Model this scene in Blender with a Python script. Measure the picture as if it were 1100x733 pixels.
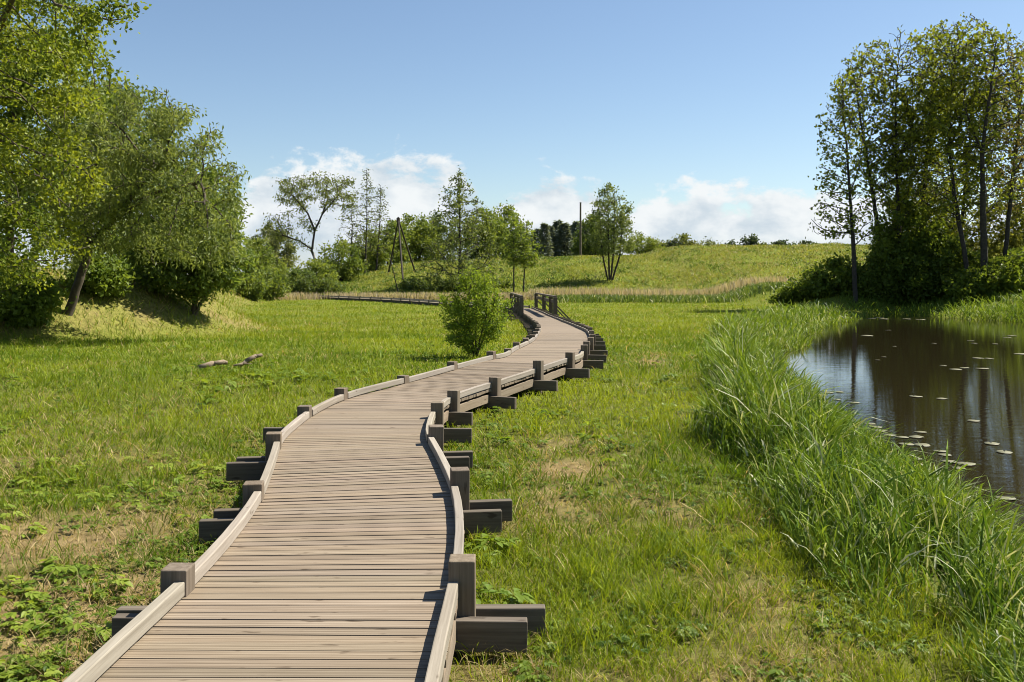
import bpy, math, random
import numpy as np
from math import radians as R

# ------------------------------------------------------------------ scene, camera, light
scene = bpy.context.scene
for o in list(bpy.data.objects):
    bpy.data.objects.remove(o)
C = scene.collection
rng = np.random.default_rng(7)
random.seed(7)

CAMZ = 2.0
cam = bpy.data.cameras.new('camera')
cam.sensor_width = 36.0
cam.lens = 36.0 * 1000 / 1100
cam.shift_y = -68.5 / 1100
cam.clip_start = 0.05
cam.clip_end = 12000
camo = bpy.data.objects.new('camera', cam)
C.objects.link(camo)
camo.location = (0, 0, CAMZ)
camo.rotation_euler = (R(90), 0, 0)
scene.camera = camo

SUN_EL, SUN_AZ = 52.0, 66.0          # azimuth clockwise from +Y (the view direction)
sd = (math.sin(R(SUN_AZ)) * math.cos(R(SUN_EL)), math.cos(R(SUN_AZ)) * math.cos(R(SUN_EL)), math.sin(R(SUN_EL)))
sun = bpy.data.lights.new('sun', 'SUN')
sun.energy = 4.8
sun.angle = R(0.5)
sun.color = (1.0, 0.93, 0.80)
suno = bpy.data.objects.new('sun', sun)
C.objects.link(suno)
from mathutils import Vector
suno.rotation_euler = Vector(sd).to_track_quat('Z', 'Y').to_euler()

scene.render.filter_size = 1.0
scene.cycles.filter_width = 1.0
scene.view_settings.view_transform = 'Standard'
scene.view_settings.look = 'None'
scene.view_settings.exposure = 1.27
scene.view_settings.gamma = 1.0
scene.view_settings.use_curve_mapping = False

world = bpy.data.worlds.new('World')
scene.world = world
world.use_nodes = True
wt = world.node_tree
wt.nodes.clear()


def N(t, typ, **kw):
    n = t.nodes.new(typ)
    for k, v in kw.items():
        if k == 'inp':
            for i, val in v.items():
                n.inputs[i].default_value = val
        else:
            setattr(n, k, v)
    return n


def math_node(t, op, a, b=None, clamp=False):
    n = t.nodes.new('ShaderNodeMath')
    n.operation = op
    n.use_clamp = clamp
    for i, v in enumerate((a, b)):
        if v is None:
            continue
        if isinstance(v, (int, float)):
            n.inputs[i].default_value = v
        else:
            t.links.new(v, n.inputs[i])
    return n.outputs[0]


def maprange(t, v, a, b, c, d, smooth=True):
    n = t.nodes.new('ShaderNodeMapRange')
    n.interpolation_type = 'SMOOTHSTEP' if smooth else 'LINEAR'
    t.links.new(v, n.inputs[0])
    for i, x in enumerate((a, b, c, d)):
        n.inputs[i + 1].default_value = x
    return n.outputs[0]


def build_world():
    t = wt
    out = N(t, 'ShaderNodeOutputWorld')
    bg = N(t, 'ShaderNodeBackground')
    bg.inputs[1].default_value = 0.058
    t.links.new(bg.outputs[0], out.inputs[0])
    sky = N(t, 'ShaderNodeTexSky')
    sky.sky_type = 'NISHITA'
    sky.sun_disc = False
    sky.sun_elevation = R(SUN_EL)
    sky.sun_rotation = R(SUN_AZ)
    sky.altitude = 100
    sky.air_density = 1.0
    sky.dust_density = 0.45
    sky.ozone_density = 2.2
    tc = N(t, 'ShaderNodeTexCoord')
    sep = N(t, 'ShaderNodeSeparateXYZ')
    t.links.new(tc.outputs['Generated'], sep.inputs[0])
    x, y, z = sep.outputs
    az = math_node(t, 'ARCTAN2', x, y)                   # 0 straight ahead, + to the right
    el = math_node(t, 'ARCSINE', z)
    comb = N(t, 'ShaderNodeCombineXYZ')
    t.links.new(math_node(t, 'MULTIPLY', az, 1.0), comb.inputs[0])
    t.links.new(math_node(t, 'MULTIPLY', el, 1.55), comb.inputs[1])

    def noise(scale, detail, rough, off, dist=0.0):
        mp = N(t, 'ShaderNodeMapping')
        mp.inputs['Location'].default_value = off
        t.links.new(comb.outputs[0], mp.inputs[0])
        n = N(t, 'ShaderNodeTexNoise')
        n.inputs['Scale'].default_value = scale
        n.inputs['Detail'].default_value = detail
        n.inputs['Roughness'].default_value = rough
        n.inputs['Distortion'].default_value = dist
        t.links.new(mp.outputs[0], n.inputs['Vector'])
        return n.outputs['Fac']
    # how high the heaped clouds reach at each bearing
    ramp = N(t, 'ShaderNodeValToRGB')
    t.links.new(maprange(t, az, -0.55, 0.55, 0, 1, False), ramp.inputs[0])
    e = ramp.color_ramp
    e.interpolation = 'EASE'
    pts = [(0.0, .55), (.10, .5), (.22, .55), (.27, .86), (.36, .95), (.44, .90), (.485, .62), (.505, .62), (.53, .80), (.575, .70),
           (.61, .56), (.66, .66), (.72, .68), (.80, .62), (.9, .5), (1.0, .5)]
    while len(e.elements) < len(pts):
        e.elements.new(0.5)
    for el_, (p, v) in zip(e.elements, pts):
        el_.position = p
        el_.color = (v, v, v, 1)
    top = math_node(t, 'MULTIPLY', ramp.outputs[0], 0.138)
    big = noise(9.0, 7.0, 0.58, (3.1, 1.7, 0.0), 0.15)
    fine = noise(30.0, 6.0, 0.62, (0.7, 4.2, 0.0), 0.2)
    lump = math_node(t, 'ADD', math_node(t, 'MULTIPLY', big, 0.70), math_node(t, 'MULTIPLY', fine, 0.30))
    # positive inside the cloud
    h = math_node(t, 'SUBTRACT', top, el)
    dens = math_node(t, 'ADD', math_node(t, 'MULTIPLY', h, 13.0, ), math_node(t, 'MULTIPLY', math_node(t, 'SUBTRACT', lump, 0.480), 3.3))
    m1 = maprange(t, dens, 0.0, 0.30, 0, 1)
    low = maprange(t, el, -0.01, 0.055, 0.55, 1.0)
    m1 = math_node(t, 'MULTIPLY', m1, low)
    # small wisps higher up
    wis = noise(5.0, 6.0, 0.6, (6.3, 9.2, 0.0), 0.6)
    m2 = math_node(t, 'MULTIPLY', maprange(t, wis, 0.62, 0.85, 0, 0.15), maprange(t, el, 0.10, 0.19, 1.0, 0.0))
    mask = math_node(t, 'MAXIMUM', m1, m2)
    # light tops, bluish grey undersides
    shade = noise(13.0, 5.0, 0.55, (3.1, 1.76, 0.0), 0.15)
    sh = maprange(t, math_node(t, 'ADD', math_node(t, 'SUBTRACT', lump, shade), math_node(t, 'MULTIPLY', h, -1.8)), -0.26, 0.10, 0.0, 1.0)
    cc = N(t, 'ShaderNodeMix', data_type='RGBA')
    t.links.new(sh, cc.inputs[0])
    cc.inputs[6].default_value = (4.2, 4.9, 5.5, 1)
    cc.inputs[7].default_value = (6.5, 6.75, 6.85, 1)
    mix = N(t, 'ShaderNodeMix', data_type='RGBA')
    t.links.new(mask, mix.inputs[0])
    tint = N(t, 'ShaderNodeMix', data_type='RGBA', blend_type='MULTIPLY')
    tint.inputs[0].default_value = 1.0
    tint.inputs[7].default_value = (0.97, 0.978, 0.97, 1)
    t.links.new(sky.outputs[0], tint.inputs[6])
    t.links.new(tint.outputs[2], mix.inputs[6])
    t.links.new(cc.outputs[2], mix.inputs[7])
    t.links.new(mix.outputs[2], bg.inputs[0])


build_world()


# ------------------------------------------------------------------ helpers
def P(px, py, d):
    """point at distance d that stands at bearing px / elevation py as surveyed on site (1000 units per radian)"""
    return np.array([(px - 550) * d / 1000.0, d, CAMZ + (298 - py) * d / 1000.0])


def smooth(a, b, x):
    t = np.clip((np.asarray(x, float) - a) / (b - a), 0, 1)
    return t * t * (3 - 2 * t)


def _hash(ix, iy, seed):
    h = (ix.astype(np.int64) * 374761393 + iy.astype(np.int64) * 668265263 + seed * 982451653) & 0x7fffffff
    h = ((h ^ (h >> 13)) * 1274126177) & 0x7fffffff
    return ((h ^ (h >> 16)) & 0xffff) / 65535.0


def vnoise(x, y, seed=0):
    x = np.asarray(x, float)
    y = np.asarray(y, float)
    ix = np.floor(x)
    iy = np.floor(y)
    fx = x - ix
    fy = y - iy
    fx = fx * fx * (3 - 2 * fx)
    fy = fy * fy * (3 - 2 * fy)
    a = _hash(ix, iy, seed)
    b = _hash(ix + 1, iy, seed)
    c = _hash(ix, iy + 1, seed)
    d = _hash(ix + 1, iy + 1, seed)
    return (a * (1 - fx) + b * fx) * (1 - fy) + (c * (1 - fx) + d * fx) * fy


def fbm(x, y, seed=0, oct=4):
    s = 0
    a = 0.5
    for i in range(oct):
        s = s + a * vnoise(x * 2 ** i + 17.3 * i, y * 2 ** i - 9.1 * i, seed + i)
        a *= 0.5
    return s / (1 - 0.5 ** oct)


def mesh_np(name, V, faces, mat, parent=None, attrs=None, smooth_shade=False, loc=None):
    """faces: list of (M,k) index arrays"""
    me = bpy.data.meshes.new(name)
    V = np.asarray(V, np.float32)
    me.vertices.add(len(V))
    me.vertices.foreach_set('co', V.ravel())
    loops = np.concatenate([f.ravel() for f in faces]).astype(np.int32)
    tot = np.concatenate([np.full(len(f), f.shape[1]) for f in faces]).astype(np.int32)
    start = np.concatenate([[0], np.cumsum(tot)[:-1]]).astype(np.int32)
    me.loops.add(len(loops))
    me.loops.foreach_set('vertex_index', loops)
    me.polygons.add(len(tot))
    me.polygons.foreach_set('loop_start', start)
    me.polygons.foreach_set('loop_total', tot)
    me.polygons.foreach_set('use_smooth', np.full(len(tot), bool(smooth_shade)))
    me.update(calc_edges=True)
    for k, v in (attrs or {}).items():
        v = np.asarray(v, np.float32)
        if k == 'col':
            a = me.attributes.new('col', 'FLOAT_COLOR', 'POINT')
            if v.shape[1] == 3:
                v = np.concatenate([v, np.ones((len(v), 1), np.float32)], 1)
            a.data.foreach_set('color', v.ravel())
        else:
            a = me.attributes.new(k, 'FLOAT_VECTOR', 'POINT')
            a.data.foreach_set('vector', v.ravel())
    me.materials.append(mat)
    o = bpy.data.objects.new(name, me)
    C.objects.link(o)
    if parent is not None:
        o.parent = parent
    return o


def tag(o, label=None, cat=None, group=None, kind=None):
    if label:
        o['label'] = label
    if cat:
        o['category'] = cat
    if group:
        o['group'] = group
    if kind:
        o['kind'] = kind
    return o


def empty(name, loc, label, cat, group=None):
    o = bpy.data.objects.new(name, None)
    o.empty_display_size = 0.2
    C.objects.link(o)
    o.location = [float(v) for v in loc]
    return tag(o, label, cat, group)


def copy_tree(o, parent=None):
    c = o.copy()
    C.objects.link(c)
    if parent is not None:
        c.parent = parent
    for ch in [q for q in bpy.data.objects if q.parent == o]:
        copy_tree(ch, c)
    return c


# ------------------------------------------------------------------ materials
def new_mat(name):
    m = bpy.data.materials.new(name)
    m.use_nodes = True
    m.node_tree.nodes.clear()
    return m, m.node_tree


def foliage_mat(name, transl=0.42, rough=0.5, spec=0.25, tint=(1.25, 1.15, 0.55)):
    m, t = new_mat(name)
    out = N(t, 'ShaderNodeOutputMaterial')
    at = N(t, 'ShaderNodeAttribute', attribute_name='col')
    pb = N(t, 'ShaderNodeBsdfPrincipled')
    pb.inputs['Roughness'].default_value = rough
    pb.inputs['Specular IOR Level'].default_value = spec
    t.links.new(at.outputs['Color'], pb.inputs['Base Color'])
    mul = N(t, 'ShaderNodeMix', data_type='RGBA', blend_type='MULTIPLY')
    mul.inputs[0].default_value = 1.0
    t.links.new(at.outputs['Color'], mul.inputs[6])
    mul.inputs[7].default_value = (*tint, 1)
    tr = N(t, 'ShaderNodeBsdfTranslucent')
    t.links.new(mul.outputs[2], tr.inputs['Color'])
    mx = N(t, 'ShaderNodeMixShader')
    mx.inputs[0].default_value = transl
    t.links.new(pb.outputs[0], mx.inputs[1])
    t.links.new(tr.outputs[0], mx.inputs[2])
    t.links.new(mx.outputs[0], out.inputs[0])
    return m


def wood_mat(name, c0, c1, c2, bump=0.25, rough=0.75, grooves=0.0):
    """grain runs along the first axis of the attribute 'grain'"""
    m, t = new_mat(name)
    out = N(t, 'ShaderNodeOutputMaterial')
    pb = N(t, 'ShaderNodeBsdfPrincipled')
    pb.inputs['Roughness'].default_value = rough
    pb.inputs['Specular IOR Level'].default_value = 0.25
    at = N(t, 'ShaderNodeAttribute', attribute_name='grain')
    mp = N(t, 'ShaderNodeMapping')
    mp.inputs['Scale'].default_value = (2.2, 60, 60)
    t.links.new(at.outputs['Vector'], mp.inputs[0])
    n1 = N(t, 'ShaderNodeTexNoise', inp={'Scale': 1.0, 'Detail': 5.0, 'Roughness': 0.65})
    t.links.new(mp.outputs[0], n1.inputs['Vector'])
    mp2 = N(t, 'ShaderNodeMapping')
    mp2.inputs['Scale'].default_value = (1.3, 26, 26)
    t.links.new(at.outputs['Vector'], mp2.inputs[0])
    n2 = N(t, 'ShaderNodeTexNoise', inp={'Scale': 1.0, 'Detail': 4.0, 'Roughness': 0.6})
    t.links.new(mp2.outputs[0], n2.inputs['Vector'])
    ramp = N(t, 'ShaderNodeValToRGB')
    t.links.new(math_node(t, 'ADD', math_node(t, 'MULTIPLY', n1.outputs['Fac'], 0.55), math_node(t, 'MULTIPLY', n2.outputs['Fac'], 0.45)), ramp.inputs[0])
    el = ramp.color_ramp.elements
    el[0].position = 0.33
    el[0].color = (*c0, 1)
    el[1].position = 0.68
    el[1].color = (*c2, 1)
    e = el.new(0.5)
    e.color = (*c1, 1)
    mul = N(t, 'ShaderNodeMix', data_type='RGBA', blend_type='MULTIPLY')
    mul.inputs[0].default_value = 1.0
    t.links.new(ramp.outputs[0], mul.inputs[6])
    ca = N(t, 'ShaderNodeAttribute', attribute_name='col')
    t.links.new(ca.outputs['Color'], mul.inputs[7])
    # knots and stains
    n3 = N(t, 'ShaderNodeTexNoise', inp={'Scale': 1.0, 'Detail': 2.0})
    mp3 = N(t, 'ShaderNodeMapping')
    mp3.inputs['Scale'].default_value = (7, 22, 22)
    t.links.new(at.outputs['Vector'], mp3.inputs[0])
    t.links.new(mp3.outputs[0], n3.inputs['Vector'])
    st = N(t, 'ShaderNodeMix', data_type='RGBA', blend_type='MULTIPLY')
    t.links.new(maprange(t, n3.outputs['Fac'], 0.66, 0.76, 0.0, 0.75), st.inputs[0])
    t.links.new(mul.outputs[2], st.inputs[6])
    st.inputs[7].default_value = (0.32, 0.27, 0.22, 1)
    t.links.new(st.outputs[2], pb.inputs['Base Color'])
    bp = N(t, 'ShaderNodeBump')
    bp.inputs['Strength'].default_value = bump
    bp.inputs['Distance'].default_value = 0.004
    t.links.new(n1.outputs['Fac'], bp.inputs['Height'])
    t.links.new(bp.outputs[0], pb.inputs['Normal'])
    if grooves:
        # milled grooves along the boards, drawn only by shade painted into the colour
        cg = N(t, 'ShaderNodeAttribute', attribute_name='groove')
        sp = N(t, 'ShaderNodeSeparateXYZ')
        t.links.new(cg.outputs['Vector'], sp.inputs[0])
        wv = math_node(t, 'COSINE', math_node(t, 'MULTIPLY', sp.outputs[1], 6.28318 / grooves))
        groove_shade = N(t, 'ShaderNodeMix', data_type='RGBA', blend_type='MULTIPLY')
        t.links.new(maprange(t, wv, 0.55, 0.95, 0.0, 0.62), groove_shade.inputs[0])
        t.links.new(st.outputs[2], groove_shade.inputs[6])
        groove_shade.inputs[7].default_value = (0.38, 0.33, 0.28, 1)
        t.links.new(groove_shade.outputs[2], pb.inputs['Base Color'])
    t.links.new(pb.outputs[0], out.inputs[0])
    return m


def plain_mat(name, c, rough=0.8, nscale=0, cvar=(0.6, 1.3), spec=0.2):
    m, t = new_mat(name)
    out = N(t, 'ShaderNodeOutputMaterial')
    pb = N(t, 'ShaderNodeBsdfPrincipled')
    pb.inputs['Roughness'].default_value = rough
    pb.inputs['Specular IOR Level'].default_value = spec
    pb.inputs['Base Color'].default_value = (*c, 1)
    if nscale:
        tc = N(t, 'ShaderNodeTexCoord')
        n = N(t, 'ShaderNodeTexNoise', inp={'Scale': nscale, 'Detail': 5.0, 'Roughness': 0.65})
        t.links.new(tc.outputs['Object'], n.inputs['Vector'])
        r = N(t, 'ShaderNodeValToRGB')
        r.color_ramp.elements[0].position = 0.3
        r.color_ramp.elements[1].position = 0.7
        r.color_ramp.elements[0].color = (*[min(1, v * cvar[0]) for v in c], 1)
        r.color_ramp.elements[1].color = (*[min(1, v * cvar[1]) for v in c], 1)
        t.links.new(n.outputs['Fac'], r.inputs[0])
        t.links.new(r.outputs[0], pb.inputs['Base Color'])
        bp = N(t, 'ShaderNodeBump')
        bp.inputs['Strength'].default_value = 0.4
        bp.inputs['Distance'].default_value = 0.02
        t.links.new(n.outputs['Fac'], bp.inputs['Height'])
        t.links.new(bp.outputs[0], pb.inputs['Normal'])
    t.links.new(pb.outputs[0], out.inputs[0])
    return m


M_grass = foliage_mat('grass_blades', 0.42, 0.5, 0.14)
M_reed = foliage_mat('reed_blades', 0.33, 0.5, 0.12)
M_leaf = foliage_mat('leaves', 0.50, 0.45, 0.22)
M_needle = foliage_mat('needles', 0.3, 0.6, 0.15)
M_bark = plain_mat('bark', (0.085, 0.07, 0.052), 0.9, 6.0)
M_bark_dark = plain_mat('dark_bark', (0.05, 0.043, 0.036), 0.9, 6.0)
M_deck_ = None
M_deck = wood_mat('deck_wood', (0.145, 0.112, 0.078), (0.198, 0.157, 0.115), (0.252, 0.207, 0.158), grooves=0.0283)
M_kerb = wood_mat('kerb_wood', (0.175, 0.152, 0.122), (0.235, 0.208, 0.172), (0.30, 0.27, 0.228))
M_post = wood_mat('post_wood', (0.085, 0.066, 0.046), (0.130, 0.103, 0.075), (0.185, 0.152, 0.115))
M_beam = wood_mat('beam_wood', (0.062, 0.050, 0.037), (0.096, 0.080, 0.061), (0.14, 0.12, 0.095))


# ------------------------------------------------------------------ terrain
SHY = np.array([-20, 4, 8, 12, 16, 20, 25, 30, 35, 46, 56, 62, 66, 70])
SHX = np.array([3.4, 3.6, 4.1, 4.7, 5.2, 5.8, 7.0, 8.4, 10.4, 14.8, 20.3, 23.6, 26.5, 34])
WATER_Z = -0.62


def shore_d(x, y):
    """+ inside the pond (metres from the bank), - on land"""
    left = (x - np.interp(y, SHY, SHX)) * 0.9
    right = np.interp(y, [-20, 30, 45, 55, 62, 66], [44, 36, 32, 29.5, 27.5, 27]) - x
    far = 66.5 - y + 0.8 * np.sin(x * 0.7)
    return np.minimum(np.minimum(left, right), far)


FOOT_Y = [0, 18, 22, 25, 28, 32, 37, 42, 50, 60, 90, 120]
FOOT_X = [-24, -18, -16.4, -14.4, -12.0, -9.6, -9.2, -11.2, -14.5, -18, -24, -34]


def crest(x):
    return np.interp(x, [-60, -34, -28, -24, -18, -14, 0, 10, 20, 46, 90], [0.2, 0.6, 1.4, 2.6, 3.8, 4.3, 4.75, 5.0, 5.2, 5.6, 6.0])


def ground(x, y):
    x = np.asarray(x, float)
    y = np.asarray(y, float)
    g = np.interp(y, [-50, 4, 8, 12, 15, 20, 25, 32, 40, 50, 60, 100], [0.17, 0.17, 0.23, 0.24, 0.33, 0.26, 0.21, -0.03, -0.23, -0.37, -0.41, -0.42])
    # grass bank on the left
    foot = np.interp(y, FOOT_Y, FOOT_X)
    rise = 0.5 * smooth(0, 4.2, foot - x) + 0.5 * smooth(-1.0, 7.0, foot - x)
    bank = (2.25 - 0.9 * smooth(60, 100, y)) * rise * smooth(16, 26, y)
    bank = bank + 0.03 * np.clip(foot - x - 9, 0, 60)
    # hill
    hy = smooth(101, 143, y) * 0.55 + np.clip((y - 101) / 42.0, 0, 1) * 0.45
    hill = (crest(x) + 0.42) * hy * (1 + 0.0 * x)
    hill = hill - 0.004 * np.clip(y - 150, 0, 400)
    # right bank behind the pond
    rb = 1.3 * smooth(0.5, 9, -shore_d(x, y)) * smooth(20, 26, x) * smooth(30, 60, y + (x - 26) * 2)
    z = g + bank + hill + rb
    b = (fbm(x * 0.35, y * 0.35, 3, 3) - 0.5) * 0.16 + (fbm(x * 1.7, y * 1.7, 9, 2) - 0.5) * 0.05
    b = b + (fbm(x * 0.16, y * 0.16, 5, 3) - 0.5) * 0.9 * smooth(106, 125, y)
    near_walk = smooth(1.0, 2.6, np.abs(x - np.interp(y, CLY, CLX))) if y.shape else 1.0
    z = z + b * (0.35 + 0.65 * near_walk)
    sdv = shore_d(x, y)
    w = smooth(-1.5, 1.6, sdv)
    z = z * (1 - w) + (-1.35) * w
    return z


# centre line of the boardwalk: x, y and height of the deck
CL = np.array([(-0.91, -1.0), (-0.93, 1.0), (-0.945, 2.2), (-0.95, 3.56), (-0.94, 4.6), (-0.97, 5.5), (-1.06, 6.4), (-1.24, 7.45), (-1.40, 8.3), (-1.46, 9.0),
               (-1.48, 10.0), (-1.38, 11.1), (-1.10, 12.0), (-0.66, 13.05), (-0.36, 13.75), (0.12, 15.0), (0.52, 16.15), (0.73, 18.1), (1.10, 20.9),
               (1.32, 23.8), (1.54, 29.2), (1.62, 36.0), (1.53, 43.0), (1.28, 52.0), (0.98, 59.0), (0.45, 65.0), (-1.6, 71.0), (-5.4, 77.5), (-10.7, 88.0),
               (-16.5, 96.5), (-22.0, 103.5), (-26.5, 109.0)])
_o = np.argsort(CL[:, 1])
CLY, CLX = CL[_o, 1], CL[_o, 0]
DY = [4, 8, 12, 15, 20, 25, 32, 40, 50, 60, 120]
DD = [1.55, 1.48, 1.48, 1.38, 1.45, 1.50, 1.74, 1.94, 2.09, 2.14, 2.14]


def catmull(Q, n=24):
    out = []
    for i in range(len(Q) - 1):
        p0 = Q[max(i - 1, 0)]
        p1 = Q[i]
        p2 = Q[i + 1]
        p3 = Q[min(i + 2, len(Q) - 1)]
        for k in range(n):
            t = k / n
            out.append(0.5 * ((2 * p1) + (-p0 + p2) * t + (2 * p0 - 5 * p1 + 4 * p2 - p3) * t * t + (-p0 + 3 * p1 - 3 * p2 + p3) * t ** 3))
    out.append(Q[-1])
    return np.array(out)


PATH = catmull(CL)
SEG = np.hypot(*np.diff(PATH, axis=0).T)
S = np.concatenate([[0], np.cumsum(SEG)])


def path_xy(s):
    return np.stack([np.interp(s, S, PATH[:, 0]), np.interp(s, S, PATH[:, 1])], -1)


def deck_z(y):
    return CAMZ - np.interp(y, DY, DD)


def path_frame(s):
    s = np.asarray(s, float)
    p = path_xy(s)
    d = path_xy(s + 0.25) - path_xy(s - 0.25)
    d = d / np.linalg.norm(d, axis=-1, keepdims=True)
    n = np.stack([d[..., 1], -d[..., 0]], -1)        # to the right of the walking direction
    return p, d, n


def walk_dist(x, y):
    """distance to the boardwalk's centre line"""
    sub = PATH[::3]
    out = np.full(x.shape, 99.0)
    CH = 40000
    for i in range(0, len(x), CH):
        xx = x[i:i + CH, None]
        yy = y[i:i + CH, None]
        out[i:i + CH] = np.sqrt(((xx - sub[None, :, 0]) ** 2 + (yy - sub[None, :, 1]) ** 2).min(1))
    return out


DRY = [(0.5, 8.5, 0.5, 0.5), (0.55, 8.4, 0.4, 0.35), (2.8, 18.3, 0.4, 1.2), (2.8, 18.3, 0.3, 0.9), (-2.9, 3.6, 1.5, 1.1), (-2.2, 5.0, 0.6, 0.8), (-2.3, 3.4, 0.7, 0.4), (-3.4, 6.9, 1.3, 0.18), (0.55, 9.6, 0.75, 0.75), (3.1, 20.5, 0.55, 1.4), (0.35, 7.2, 0.35, 0.9), (-0.1, 4.3, 0.3, 0.4),
       (0.5, 4.0, 0.7, 0.35), (1.2, 4.3, 0.5, 0.5), (-1.95, 5.4, 0.3, 0.9), (-4.4, 8.6, 1.2, 0.16), (-0.2, 6.7, 0.25, 0.4), (1.35, 5.2, 0.3, 0.6)]


def dryness(x, y):
    """0 lush .. 1 bare straw"""
    n = fbm(x * 0.9, y * 0.55, 21, 4)
    d = smooth(0.52, 0.72, n) * 0.65 * (1 - smooth(6.5, 10, y) * 0.72)
    d = d + 0.45 * smooth(0.42, 0.60, fbm(x * 1.1 + 5, y * 1.1, 61, 3)) * smooth(-1.4, -2.2, x) * (1 - smooth(7, 12, y))
    n2 = fbm(x * 3.1, y * 2.2, 33, 3)
    for cx, cy, rx, ry in DRY:
        q = ((x - cx) / rx) ** 2 + ((y - cy) / ry) ** 2
        d = d + np.exp(-q * 1.6) * (0.15 + 1.1 * n2)
    foot = np.interp(y, FOOT_Y, FOOT_X)
    onb = smooth(-1.0, 1.5, foot - x) * smooth(20, 26, y)
    d = d + onb * (0.12 + 0.55 * n)
    d = d + 0.8 * smooth(97, 101, y) * (1 - smooth(104, 109, y)) * smooth(-30, -24, x)
    return np.clip(d, 0, 1)


def axis(lo, hi, fine_lo, fine_hi, step, grow=1.12):
    a = list(np.arange(fine_lo, fine_hi, step))
    st = step
    v = fine_hi
    while v < hi:
        a.append(v)
        st *= grow
        v += st
    a.append(hi)
    st = step
    v = fine_lo
    while v > lo:
        v -= st
        st *= grow
        a.insert(0, max(v, lo))
    return np.array(sorted(set(a)))


def build_ground():
    xs = axis(-3000, 3000, -12, 14, 0.3, 1.05)
    ys = axis(-300, 4000, 1.0, 30, 0.3, 1.03)
    X, Y = np.meshgrid(xs, ys)
    x = X.ravel()
    y = Y.ravel()
    V = np.stack([x, y, ground(x, y)], 1)
    nx, ny = len(xs), len(ys)
    i = np.arange(nx * ny).reshape(ny, nx)
    F = np.stack([i[:-1, :-1].ravel(), i[:-1, 1:].ravel(), i[1:, 1:].ravel(), i[1:, :-1].ravel()], 1)
    d = dryness(x, y)[:, None]
    g = fbm(x * 0.25, y * 0.25, 44, 3)[:, None]
    green = np.array([0.11, 0.145, 0.020]) * (1 - g) + np.array([0.16, 0.185, 0.026]) * g
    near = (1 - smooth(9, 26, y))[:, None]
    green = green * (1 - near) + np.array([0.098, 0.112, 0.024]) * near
    straw = np.array([0.22, 0.165, 0.082])
    col = green * (1 - d) + straw * d
    m, t = new_mat('meadow_soil')
    out = N(t, 'ShaderNodeOutputMaterial')
    pb = N(t, 'ShaderNodeBsdfPrincipled')
    pb.inputs['Roughness'].default_value = 0.95
    pb.inputs['Specular IOR Level'].default_value = 0.05
    at = N(t, 'ShaderNodeAttribute', attribute_name='col')
    tc = N(t, 'ShaderNodeTexCoord')
    n1 = N(t, 'ShaderNodeTexNoise', inp={'Scale': 7.0, 'Detail': 8.0, 'Roughness': 0.75})
    t.links.new(tc.outputs['Object'], n1.inputs['Vector'])
    mul = N(t, 'ShaderNodeMix', data_type='RGBA', blend_type='MULTIPLY')
    mul.inputs[0].default_value = 1.0
    t.links.new(at.outputs['Color'], mul.inputs[6])
    rp = N(t, 'ShaderNodeValToRGB')
    rp.color_ramp.elements[0].position = 0.32
    rp.color_ramp.elements[0].color = (0.42, 0.40, 0.36, 1)
    rp.color_ramp.elements[1].position = 0.66
    rp.color_ramp.elements[1].color = (1.3, 1.3, 1.25, 1)
    t.links.new(n1.outputs['Fac'], rp.inputs[0])
    t.links.new(rp.outputs[0], mul.inputs[7])
    t.links.new(mul.outputs[2], pb.inputs['Base Color'])
    bp = N(t, 'ShaderNodeBump')
    bp.inputs['Strength'].default_value = 0.8
    bp.inputs['Distance'].default_value = 0.05
    t.links.new(n1.outputs['Fac'], bp.inputs['Height'])
    t.links.new(bp.outputs[0], pb.inputs['Normal'])
    t.links.new(pb.outputs[0], out.inputs[0])
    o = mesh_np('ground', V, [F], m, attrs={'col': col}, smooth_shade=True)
    tag(o, kind='structure')


build_ground()


def build_water():
    xs = np.linspace(2.5, 60, 30)
    ys = np.linspace(-25, 72, 40)
    X, Y = np.meshgrid(xs, ys)
    V = np.stack([X.ravel(), Y.ravel(), np.full(X.size, WATER_Z)], 1)
    i = np.arange(X.size).reshape(X.shape)
    F = np.stack([i[:-1, :-1].ravel(), i[:-1, 1:].ravel(), i[1:, 1:].ravel(), i[1:, :-1].ravel()], 1)
    m, t = new_mat('pond_water')
    out = N(t, 'ShaderNodeOutputMaterial')
    pb = N(t, 'ShaderNodeBsdfPrincipled')
    pb.inputs['Base Color'].default_value = (0.016, 0.0125, 0.006, 1)
    pb.inputs['Roughness'].default_value = 0.012
    pb.inputs['IOR'].default_value = 1.33
    tc = N(t, 'ShaderNodeTexCoord')
    mp = N(t, 'ShaderNodeMapping')
    mp.inputs['Scale'].default_value = (0.8, 2.6, 1)
    t.links.new(tc.outputs['Object'], mp.inputs[0])
    n1 = N(t, 'ShaderNodeTexNoise', inp={'Scale': 2.0, 'Detail': 4.0, 'Roughness': 0.55, 'Distortion': 0.4})
    t.links.new(mp.outputs[0], n1.inputs['Vector'])
    bp = N(t, 'ShaderNodeBump')
    bp.inputs['Strength'].default_value = 0.03
    bp.inputs['Distance'].default_value = 0.1
    t.links.new(n1.outputs['Fac'], bp.inputs['Height'])
    t.links.new(bp.outputs[0], pb.inputs['Normal'])
    t.links.new(pb.outputs[0], out.inputs[0])
    o = mesh_np('water', V, [F], m)
    tag(o, kind='structure')


build_water()


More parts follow.
